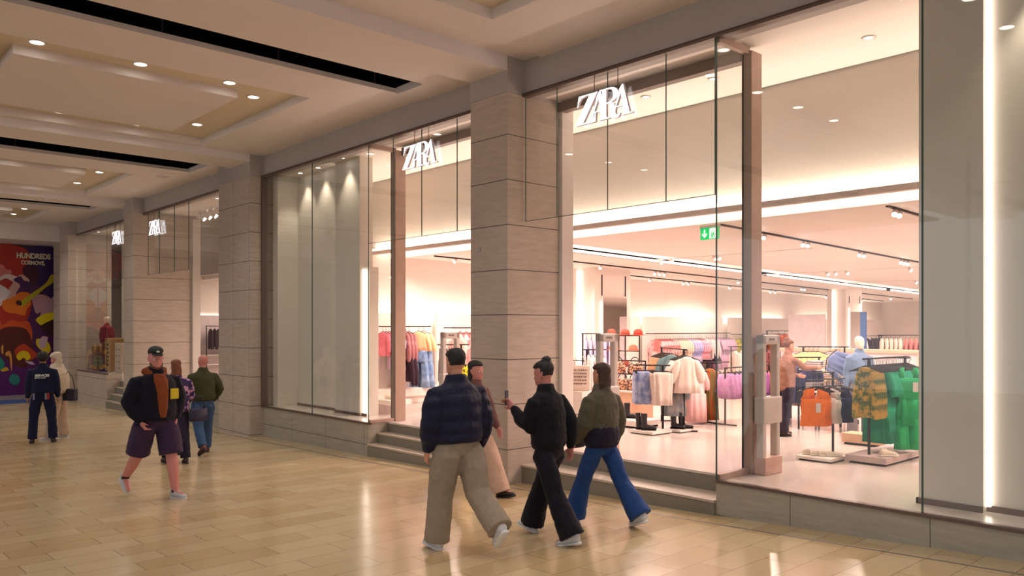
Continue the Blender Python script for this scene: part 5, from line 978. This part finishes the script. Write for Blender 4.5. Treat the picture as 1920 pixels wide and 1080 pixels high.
    if hair == 'short':
        q = scalp(1.15, .15); q.build('hair', hm, t, remesh=.009 * S, disp=.012, dscale=.03)
    elif hair == 'crop':
        q = scalp(1.09, .15); q.build('hair', hm, t, remesh=.009 * S, disp=.006, dscale=.03)
    elif hair == 'afro':
        q = MB(); q.ball(Hd((0, -.025, .15)), (.105 * S, .11 * S, .105 * S), 18, 12); q.build('hair', hm, t, remesh=.010 * S, disp=.03, dscale=.03)
    elif hair == 'bun':
        q = scalp(1.12, .16); q.ball(Hd((0, -.05, .25)), (.05 * S, .05 * S, .035 * S)); q.build('hair', hm, t, remesh=.009 * S, disp=.012, dscale=.03)
    elif hair == 'long':
        q = scalp(1.14, .15); q.limb([Hd((0, -.04, -.10)), Hd((0, -.05, .02)), Hd((0, -.045, .12)), Hd((0, -.03, .19))], [(.03 * S, .085 * S), (.045 * S, .088 * S), (.06 * S, .078 * S), (.06 * S, .064 * S)], 16, up=(0, 1, 0)); q.build('hair', hm, t, remesh=.009 * S, disp=.014, dscale=.05)
    elif hair in ('hood', 'hood_hat'):
        q = scalp(1.2, .14, low=.0); q.limb([Hd((0, -.03, .04)), Hd((0, -.035, .09)), Hd((0, -.02, .18))], [(.065 * S, .075 * S), (.07 * S, .08 * S), (.065 * S, .07 * S)], 16, up=(0, 1, 0)); q.limb([Hd((-.06, .03, .0)), Hd((-.05, -.04, -.02)), Hd((.05, -.04, -.02)), Hd((.06, .03, 0))], [.035 * S] * 4, 10); q.build('hat', hoodm, t, remesh=.009 * S, disp=.008, dscale=.03)
    if hair == 'cap':
        q = scalp(1.06, .15); q.build('hair', hm, t, remesh=.01 * S)
        cp = mat('cap_green_black', rgb(20, 30, 26), 0.7); q = scalp(1.17, .15, low=.14); q.limb([Hd((-.05, .08, .165)), Hd((-.03, .15, .162)), Hd((.03, .15, .162)), Hd((.05, .08, .165))], [(.008 * S, .02 * S)] * 4, 10); q.limb([Hd((-.03, .1, .165)), Hd((.03, .1, .165))], [(.007 * S, .035 * S)] * 2, 10, up=(0, 0, 1)); o = q.build('cap', cp, t, remesh=.008 * S, sm=2)
        q = MB(); c = Hd((0, .105, .20)); bd = MB(); bd.limb([Hd((-.062, .03, .06)), Hd((-.045, .065, .02)), Hd((0, .082, .008)), Hd((.045, .065, .02)), Hd((.062, .03, .06))], [.012 * S, .02 * S, .024 * S, .02 * S, .012 * S], 10); bd.build('beard', mat('beard_brown', rgb(96, 62, 48), 0.8, var=.2, scale=60), t, smooth=True); q.ball(c, (.022 * S, .012 * S, .012 * S), 10, 6); q.build('cap_logo', mat('cap_logo_white', rgb(200, 206, 200), 0.6), o)
    # --- trousers
    k = 1 + (g - 1) * .6
    if pants:
        q = MB(); q.loft([[P((xx * math.cos(u), yy * math.sin(u) - .005, zz)) for u in [2 * math.pi * j / 18 for j in range(18)]] for zz, xx, yy in ((.80, .09 * k, .07), (.86, .155 * k, .105 * k), (.93, .17 * k, .12 * k), (1.03, .158 * k, .112 * k), (1.07, .15 * k, .105 * k))])
        for (hip, kn, an, fd) in J:
            if shorts: q.tube([P(hip + Vector((0, 0, -.03))), P(hip.lerp(kn, .5)), P(hip.lerp(kn, .93))], [thigh * .9 * S * k, thigh * .98 * S * k, thigh * .95 * S * k], 16)
            else:
                e = kn.lerp(an, .96 if hem < .1 else 1.02)
                q.tube([P(hip + Vector((0, 0, .03))), P(hip + Vector((0, 0, -.06))), P(hip.lerp(kn, .5)), P(kn), P(kn.lerp(an, .5)), P(e)], [thigh * .7 * S * k, thigh * .97 * S * k, (thigh * .55 + knee * .45) * S * k, knee * S, (knee * .5 + hem * .5) * S, hem * S], 16)
        q.build(pantsname, pants, t, remesh=.010 * S, sm=3, disp=.016, dscale=.09)
    if skirtlen:
        q = MB(); q.loft([[P((xx * math.cos(u), yy * math.sin(u), zz)) for u in [2 * math.pi * j / 18 for j in range(18)]] for zz, xx, yy in ((skirtlen[0], skirtlen[2], skirtlen[2] * .85), ((skirtlen[0] + 1.0) / 2, skirtlen[2] * .9, skirtlen[2] * .75), (1.05, .17 * k, .13 * k))]); q.build(skirtlen[3], skirtlen[1], t, remesh=.012 * S, sm=3, disp=.02, dscale=.1)
    # --- jacket or top
    if top:
        pf = puffy; zb = .95 - top_len; q = MB(); tw = .02 + pf
        q.loft([[T_(((xx + pf) * math.cos(u), (yy + pf) * math.sin(u) * (1.0), zz)) for u in [2 * math.pi * j / 22 for j in range(22)]] for zz, xx, yy in ((zb, .165 * k, .125 * k), (zb + .05, .19 * k, .145 * k), (1.10, .185 * k, .145 * k), (1.25, .19 * k, .145 * k), (1.36, .195 * (1 + (k - 1) * .5), .125 * k), (1.43, .165, .10), (1.475, .09, .085), (1.50 + (.03 if collar else 0), .068, .072), (1.51 + (.04 if collar else 0), .06, .064))])
        for (Sh, El, Wr) in A:
            ix = Vector((-.035 if Sh.x > 0 else .035, 0, -.025)) * S
            q.limb([Sh + ix, Sh.lerp(El, .12), Sh.lerp(El, .5), El, El.lerp(Wr, .5), El.lerp(Wr, .93)], [(.052 + pf * .6) * S, (.064 + pf * .9) * S, (sleeve + pf) * S, (sleeve * .92 + pf) * S, (sleeve * .85 + pf * .8) * S, sleeve * .68 * S], 14)
        q.build(topname, top, t, remesh=.010 * S, sm=7, disp=.022, dscale=.10)
    # --- shoes
    for (hip, kn, an, fd) in J:
        if not shoes: break
        upv = Vector((0, -fd.z, fd.y)).normalized(); sd = fd.cross(upv).normalized(); a0 = P(an) ; k_ = S * shoe_scale
        def SP(yy, w, z0, z1, n=14): return [a0 + fd * yy * k_ + sd * (w * math.cos(2 * math.pi * j / n)) * k_ + upv * (z0 + (z1 - z0) * (.5 + .5 * math.sin(2 * math.pi * j / n))) * k_ for j in range(n)]
        q = MB(); q.loft([SP(yy, w, -.065, z) for yy, w, z in ((-.075, .02, .0), (-.065, .036, .03), (-.03, .042, .035), (.02, .042, .025), (.07, .045, -.002), (.12, .046, -.016), (.16, .038, -.026), (.185, .016, -.04))]); sh_ = q.build('shoe', shoes[0], t, smooth=True)
        q = MB(); q.loft([SP(yy, w, -.088, -.055) for yy, w in ((-.08, .02), (-.066, .04), (0, .044), (.08, .048), (.14, .046), (.175, .034), (.192, .014))]); q.build('sole', shoes[1], sh_, smooth=True)
        q = MB()
        for i in range(3): q.tube([a0 + fd * (.035 + .024 * i) * k_ + sd * w * k_ + upv * (zz - .008 * i) * k_ for w, zz in ((-.022, .012), (0, .02), (.022, .012))], .003, 6)
        q.build('laces', shoes[1], sh_)
    t['dz'] = dz
    return t, dict(P=P, T=T_, H=Hd, A=A, J=J, S=S)
NAVY = cloth('navy_quilt', rgb(22, 24, 50), 0.55)
nt_ = NAVY.node_tree; wv = nt_.nodes.new('ShaderNodeTexWave'); wv.bands_direction = 'Z'; wv.inputs['Scale'].default_value = 2.6; wv.inputs['Distortion'].default_value = 0.6; wv.inputs['Detail Scale'].default_value = 2
b2 = nt_.nodes.new('ShaderNodeBump'); b2.inputs['Strength'].default_value = 0.4; b2.inputs['Distance'].default_value = 0.03
tcq = nt_.nodes.new('ShaderNodeTexCoord'); nt_.links.new(tcq.outputs['Object'], wv.inputs['Vector']); nt_.links.new(wv.outputs[0], b2.inputs['Height'])
b1 = [n for n in nt_.nodes if n.type == 'BUMP' and n != b2][0]; nt_.links.new(b2.outputs[0], b1.inputs['Normal'])
BLK = cloth('black_wool', rgb(16, 15, 24), 0.8); KHAKI = cloth('khaki_cotton', rgb(150, 136, 118)); WSH = (mat('shoe_white', rgb(206, 206, 208), 0.5), mat('sole_white', rgb(222, 222, 220), 0.5))
DSH = (mat('shoe_dark', rgb(44, 30, 28), 0.5), mat('sole_dark', rgb(30, 22, 22), 0.6))
rel = ((.12, -.12, -1), (.06, .12, -1), 28)
# the nearest walker, seen from behind
t, k = person('person in a navy puffer jacket and wide khaki trousers walking away', -5.86, 4.66, 172, 1.84, ((10, 3, 6, 3), (-18, 36, -44, 2)), (((.22, .02, -1), (.02, .34, -1), 30), ((.22, -.06, -1), (.02, .30, -1), 30)), NAVY, KHAKI, WSH, hair='short', haircol='black', girth=1.16, puffy=.03, thigh=.125, knee=.115, hem=.115, sleeve=.08, topname='puffer_jacket', head=(0, 2), lean=3)
# woman in beige trousers walking right past the column
t, k = person('person in a brown top and wide beige trousers walking past the stone column', -7.72, 6.42, 12, 1.72, ((24, 4, 12, 2), (-22, 26, -30, 2)), (((.12, .3, -1), (.0, .5, -1), 25), ((.12, -.3, -1), (.0, .1, -1), 25)), cloth('brown_knit', rgb(110, 76, 70)), cloth('beige_wool', rgb(196, 164, 144)), DSH, hair='long', haircol='dark', thigh=.115, knee=.115, hem=.12, topname='sweater', skin=SKIN_P)
# phone user
t, k = person('person in a black jacket and black flared trousers holding up a phone', -5.52, 5.52, 188, 1.75, ((-20, 10, -14, 2), (24, 6, 10, 2)), (((.12, .30, -1), (-.05, .75, .75), 60), ((.30, -.35, -1), (.1, .15, -1), 30)), BLK, cloth('black_denim', rgb(18, 17, 28), 0.8), WSH, hair='bun', haircol='black', girth=1.02, puffy=.012, thigh=.105, knee=.09, hem=.125, sleeve=.072, top_len=.02, head=(12, 6), lean=4, skin=SKIN_P)
Sh, El, Wr = k['A'][0]; c = Wr + (Wr - El).normalized() * .10
mw = Matrix.Translation(Vector((-5.52, 5.52, zf(-5.52)))) @ Matrix.Rotation(R(188) - math.pi / 2, 4, 'Z'); wc = mw @ c
ph = thing('phone', 'dark smartphone held up in the hand of the person in black', 'phone', wc, R(188) - math.pi / 2 + .3); q = MB(); q.box(-.037, .037, .012, .020, -.035, .115); q.build('case', mat('phone_case', rgb(20, 20, 30), 0.3), ph, bevel=.004); q = MB(); q.box(-.033, .033, .0105, .012, -.03, .11); q.build('screen', mat('phone_screen', rgb(40, 46, 70), 0.1, emit=(.5, .6, 1), estr=.01), ph)
# green jacket
OLV = cloth('olive_shell', rgb(86, 80, 66))
t, k = person('person in an olive jacket and blue flared jeans with long brown hair', -5.55, 6.32, 180, 1.70, ((22, 4, 8, 2), (-24, 14, -22, 2)), (((.2, .1, -1), (.0, .6, -.8), 30), ((.28, -.1, -1), (.1, .3, -1), 30)), OLV, cloth('bright_denim', rgb(34, 66, 122), 0.8), WSH, hair='long', haircol='brown', puffy=.02, thigh=.105, knee=.085, hem=.13, sleeve=.075, topname='jacket', collar=True)
q = MB(); q.loft([[k['T']((xx * math.cos(u), yy * math.sin(u), zz)) for u in [2 * math.pi * j / 20 for j in range(20)]] for zz, xx, yy in ((.88, .19, .15), (.92, .215, .17), (1.06, .222, .178), (1.12, .20, .16))]); q.build('jacket_hem', cloth('dark_navy_shell', rgb(30, 26, 44)), t, remesh=.01, disp=.014, dscale=.08)
bg_ = thing('shoulder_bag', 'small dark shoulder bag at the hip of the person in the olive jacket', 'bag', tuple(Matrix.Translation(Vector((-5.55, 6.32, zf(-5.55)))) @ k['T']((-.33, -.02, .84))), R(90)); q = MB(); q.ell([(0, 0, 0, .10, .04), (0, 0, .02, .12, .05), (0, 0, .13, .12, .05), (0, 0, .16, .1, .03)]); q.build('body', mat('bag_dark', rgb(36, 30, 50), 0.5), bg_, smooth=True); q = MB(); q.tube([(-.10, 0, .14), (-.06, 0, .35), (.06, 0, .35), (.10, 0, .14)], .007, 8); q.build('strap', mat('bag_dark', rgb(36, 30, 50), 0.5), bg_, smooth=True)
# man in cap and shorts
t, k = person('man in a cap, dark jacket over an orange sweater and purple shorts walking forward', -10.72, 3.56, 8, 1.93, ((13, 2, 4, 2), (-20, 26, -34, 2)), (((.34, -.12, -1), (-.42, .42, -1), 40), ((.34, -.12, -1), (-.42, .42, -1), 40)), cloth('dark_navy_wool', rgb(16, 15, 30), 0.8), cloth('plum_cotton', rgb(56, 38, 66)), (mat('shoe_grey', rgb(184, 184, 186), 0.5), mat('sole_pale', rgb(200, 200, 198), 0.5)), skin=SKIN_P, hair='cap', haircol='brown', girth=1.34, puffy=.012, shorts=True, thigh=.115, sleeve=.078, head=(-14, 4), top_len=.03)
ORG = cloth('rust_orange_knit', rgb(124, 62, 26))
q = MB(); q.loft([[k['T']((xx * math.cos(u), yy + zy * math.sin(u), zz)) for u in [2 * math.pi * j / 16 for j in range(16)]] for zz, xx, yy, zy in ((.96, .05, .155, .04), (1.1, .06, .165, .045), (1.25, .085, .15, .05), (1.38, .09, .12, .05), (1.47, .07, .07, .05))])
q.limb([k['T']((-.07, .03, 1.46)), k['T']((-.11, -.02, 1.49)), k['T']((0, -.08, 1.52)), k['T']((.11, -.02, 1.49)), k['T']((.07, .03, 1.46))], [.05 * k['S']] * 5, 12); q.build('sweater', ORG, t, remesh=.01, disp=.014, dscale=.05)
q = MB(); c = k['T']((-.13, .19, 1.24)); q.box(c.x - .055, c.x + .055, c.y - .01, c.y + .012, c.z - .075, c.z + .06); tg = q.build('badge', mat('badge_yellow', rgb(206, 184, 30), 0.5), t, bevel=.008)
for (hip, kn, an, fd) in k['J']: q = MB(); q.tube([k['P'](an + Vector((0, 0, -.01))), k['P'](an.lerp(kn, .25))], [.043 * k['S'], .046 * k['S']], 14); q.build('sock', mat('sock_black', rgb(26, 22, 26), 0.9), t, smooth=True)
# purple floral coat
FLR = cloth('purple_floral', rgb(52, 38, 84), col2=rgb(186, 140, 174), scale=13, ramp=(.53, .57))
t, k = person('person with auburn hair in a purple floral jacket and long dark skirt', -13.63, 4.85, 176, 1.70, ((10, 4, 4, 1), (-8, 6, -4, 1)), (((.24, .06, -1), (.05, .5, -.7), 30), ((.24, .06, -1), (-.1, .8, -.5), 30)), FLR, cloth('dark_trousers', rgb(26, 22, 40)), DSH, hair='long', haircol='auburn', girth=1.12, puffy=.018, skirtlen=(.16, cloth('dark_blue_cloth', rgb(30, 26, 48)), .24, 'long_skirt'), top_len=.08)
hb = thing('handbag', 'dark handbag carried low beside the purple floral jacket', 'handbag', (-13.45, 5.16, zf(-13.3) + .68), R(90)); q = MB(); q.ell([(0, 0, 0, .14, .06), (0, 0, .02, .16, .07), (0, 0, .2, .15, .06), (0, 0, .22, .13, .03)]); q.build('body', mat('bag_navy', rgb(34, 28, 60), 0.5), hb, smooth=True); q = MB(); q.tube([(-.1, 0, .2), (-.07, 0, .42), (.07, 0, .42), (.1, 0, .2)], .008, 8); q.build('handle', mat('bag_navy', rgb(34, 28, 60), 0.5), hb, smooth=True)
# bald man
t, k = person('bald man in an olive green jacket and blue jeans walking away', -14.40, 5.60, 178, 1.77, ((-16, 22, -26, 2), (12, 2, 4, 2)), (((.24, .06, -1), (-.05, .35, -1), 30), ((.40, -.10, -1), (-.25, .5, -.8), 30)), cloth('moss_jacket', rgb(58, 60, 34)), cloth('mid_denim', rgb(56, 80, 116), 0.8), (mat('shoe_brown', rgb(92, 44, 34), 0.4), mat('sole_dark', rgb(30, 22, 22), 0.6)), girth=1.12, puffy=.012, thigh=.10, knee=.08, hem=.078, sleeve=.07, skin=SKIN_P)
# guard and the person in cream
UNI = cloth('uniform_navy', rgb(20, 22, 52), 0.8)
t, k = person('security guard in a dark navy uniform standing with their back turned', -18.45, 3.92, 165, 1.83, ((2, 0, 0, 7), (2, 0, 0, 7)), (((.18, .0, -1), (.08, .16, -1), 30), ((.18, .0, -1), (.08, .16, -1), 30)), UNI, UNI, DSH, hair='afro', haircol='black', girth=1.06, puffy=.012, thigh=.105, knee=.082, hem=.085, skin=SKIN_D)
WLT = mat('uniform_lettering', rgb(226, 232, 226), 0.5)
text('lettering', 'SERVICES', .062, tuple(k['T']((0, -.185, 1.315))), (R(90), 0, 0), WLT, t, .002); text('lettering', 'for the centre', .034, tuple(k['T']((-.03, -.183, 1.272))), (R(90), 0, 0), WLT, t, .001)
q = MB(); q.loft([[k['T']((.185 * math.cos(u), .15 * math.sin(u), zz)) for u in [2 * math.pi * j / 20 for j in range(20)]] for zz in (.985, 1.02)]); q.build('belt', BLACKM, t, smooth=True)
for x_, m_ in ((-.14, WLT), (.06, WLT), (.10, mat('red_pouch', rgb(150, 20, 24), 0.6))): q = MB(); c = k['T']((x_, -.165, .92)); q.box(c.x - .018, c.x + .018, c.y - .02, c.y + .02, c.z - .07, c.z + .06); q.build('tool_pouch', mat('pouch_grey', rgb(110, 110, 128), 0.5) if m_ is WLT else m_, t, bevel=.005)
for s in (-1, 1): q = MB(); c = k['P']((s * .21, .0, .62)); q.box(c.x - .02, c.x + .02, c.y - .06, c.y + .06, c.z - .09, c.z + .09); q.build('cargo_pocket', UNI, t, bevel=.012)
CRF = cloth('cream_fleece', rgb(214, 196, 172), 0.9)
t, k = person('person in a cream hood and fluffy cream sweater facing the guard', -19.05, 4.32, -118, 1.80, ((6, 0, 0, 5), (-4, 4, 0, 5)), (((.22, .1, -1), (-.55, .8, .5), 50), ((.24, .05, -1), (-.65, .85, .3), 50)), CRF, cloth('oat_trousers', rgb(196, 172, 152)), WSH, hair='hood', hoodm=CRF, puffy=.05, girth=1.28, thigh=.115, knee=.105, hem=.105, sleeve=.08, skin=SKIN_P, head=(-6, 8), topname='sweater')
hb = thing('belt_bag', 'dark bag hanging at the hip of the person in cream', 'bag', (-18.88, 4.5, zf(-18.8) + .80), R(40)); q = MB(); q.box(-.17, .17, -.07, .07, 0, .25); q.build('body', mat('bag_plum', rgb(40, 30, 48), 0.6), hb, bevel=.02); q = MB(); q.tube([(-.14, 0, .24), (-.1, -.02, .5), (0, -.03, .62), (.1, -.02, .5), (.14, 0, .24)], .008, 8); q.build('strap', mat('bag_plum', rgb(40, 30, 48), 0.6), hb, smooth=True)
# shop worker
t, k = person('shop worker in a brown top and dark trousers reaching across a table', -6.30, 11.45, 62, 1.46, ((4, 2, 0, 3), (-8, 6, -4, 3)), (((.1, .35, -1), (-.2, 1, -.1), 35), ((.12, .9, -.55), (-.1, 1, .1), 35)), cloth('brown_blouse', rgb(150, 106, 88)), cloth('ink_trousers', rgb(36, 26, 44)), DSH, hair='bun', haircol='auburn', floorz=0.0, top_len=.14, thigh=.11, knee=.09, hem=.1, lean=5, topname='blouse', girth=1.08)
gm = garment('shirt', cloth('blue_grey_shirt', rgb(110, 124, 164), col2=rgb(226, 196, 120), scale=4, ramp=(.6, .66)), 'blue grey shirt being held out over the table by the shop worker', 'shirt', 0.3, 0.4, 0.05, 5); gm.location = (-5.98, 12.0, 1.22); gm.rotation_euler = (R(0), R(-62), R(48))
# mannequins
MAN = mat('mannequin_skin', rgb(232, 206, 186), 0.4, var=0.02)
t, k = person('headed mannequin in a blue denim jacket beside the green rack', -5.40, 12.0, -42, 1.52, ((0, 0, 0, 3), (0, 0, 0, 3)), (rel, rel), cloth('mannequin_denim', rgb(112, 134, 164)), cloth('mannequin_grey_trousers', rgb(120, 112, 116)), None, name='mannequin', category='mannequin', skin=MAN, faceless=True, floorz=0.0, thigh=.1, knee=.08, hem=.09)
t, k = person('mannequin in a maroon jacket and brown trousers in the farthest window', -28.85, 8.02, -60, 1.80, ((4, 0, 0, 3), (-2, 0, 0, 3)), (rel, ((.3, -.05, -1), (-.2, .1, -1), 30)), cloth('maroon_jacket', rgb(120, 24, 44)), cloth('brown_corduroy', rgb(120, 82, 50)), DSH, name='mannequin', category='mannequin', skin=MAN, faceless=True, floorz=0.21, thigh=.105, knee=.085, hem=.085)
# dress form beside the left gate
t = thing('dress_form', 'dress form in a blush blouse on a tapering oat stand', 'dress form', (-12.95, 10.35, 0)); q = MB(); q.limb([(0, 0, .95), (0, 0, 1.15), (0, 0, 1.35), (0, 0, 1.43)], [(.11, .15), (.12, .16), (.13, .2), (.06, .09)], 16, up=(0, 1, 0)); q.build('torso', cloth('blush_blouse', rgb(238, 196, 184)), t, smooth=True, disp=.02, dscale=.1)
q = MB(); q.tube([(0, 0, .02), (0, 0, .5), (0, 0, .95)], [(.12, .12), (.07, .07), (.05, .05)], 12); q.build('stand', mat('oat_stand', rgb(176, 150, 138), 0.5), t, smooth=True); q = MB(); q.ell([(0, 0, 0, .16, .16), (0, 0, .02, .16, .16)]); q.build('base', mat('oat_stand', rgb(176, 150, 138), 0.5), t)
# small things on walls and ceiling
q = MB(); q.tube([(0, 0, 0), (0, -.012, 0)], .035, 16); o = q.build('wall_badge', mat('steel_disc', rgb(176, 172, 166), 0.3, metal=.5)); o.location = (-8.58, 7.2, 2.75); tag(o, 'small round steel disc on the front of the stone column', 'disc')
t = thing('ceiling_vent', 'pale slatted air vent in the ceiling of the third bay', 'vent', (-19.6, 6.75, 5.27)); q = MB(); q.box(-.35, .35, -.12, .12, -.012, 0); q.build('frame', CEIL, t)
for i in range(5): q = MB(); q.box(-.32, -.05, -.09 + i * .04, -.07 + i * .04, -.02, -.012); q.build('slat', WHITEM, t)

for i, x in enumerate((-22.3, -21.9, -21.5, -21.1)): dup(SPOT, (x, 8.6, 4.86), 2.5, 'white hanging spotlight above the narrow entrance, %s from the stone return' % ['first', 'second', 'third', 'fourth'][i], 'spotlights above the narrow entrance', scale=(2.4, 2.4, 2.4))
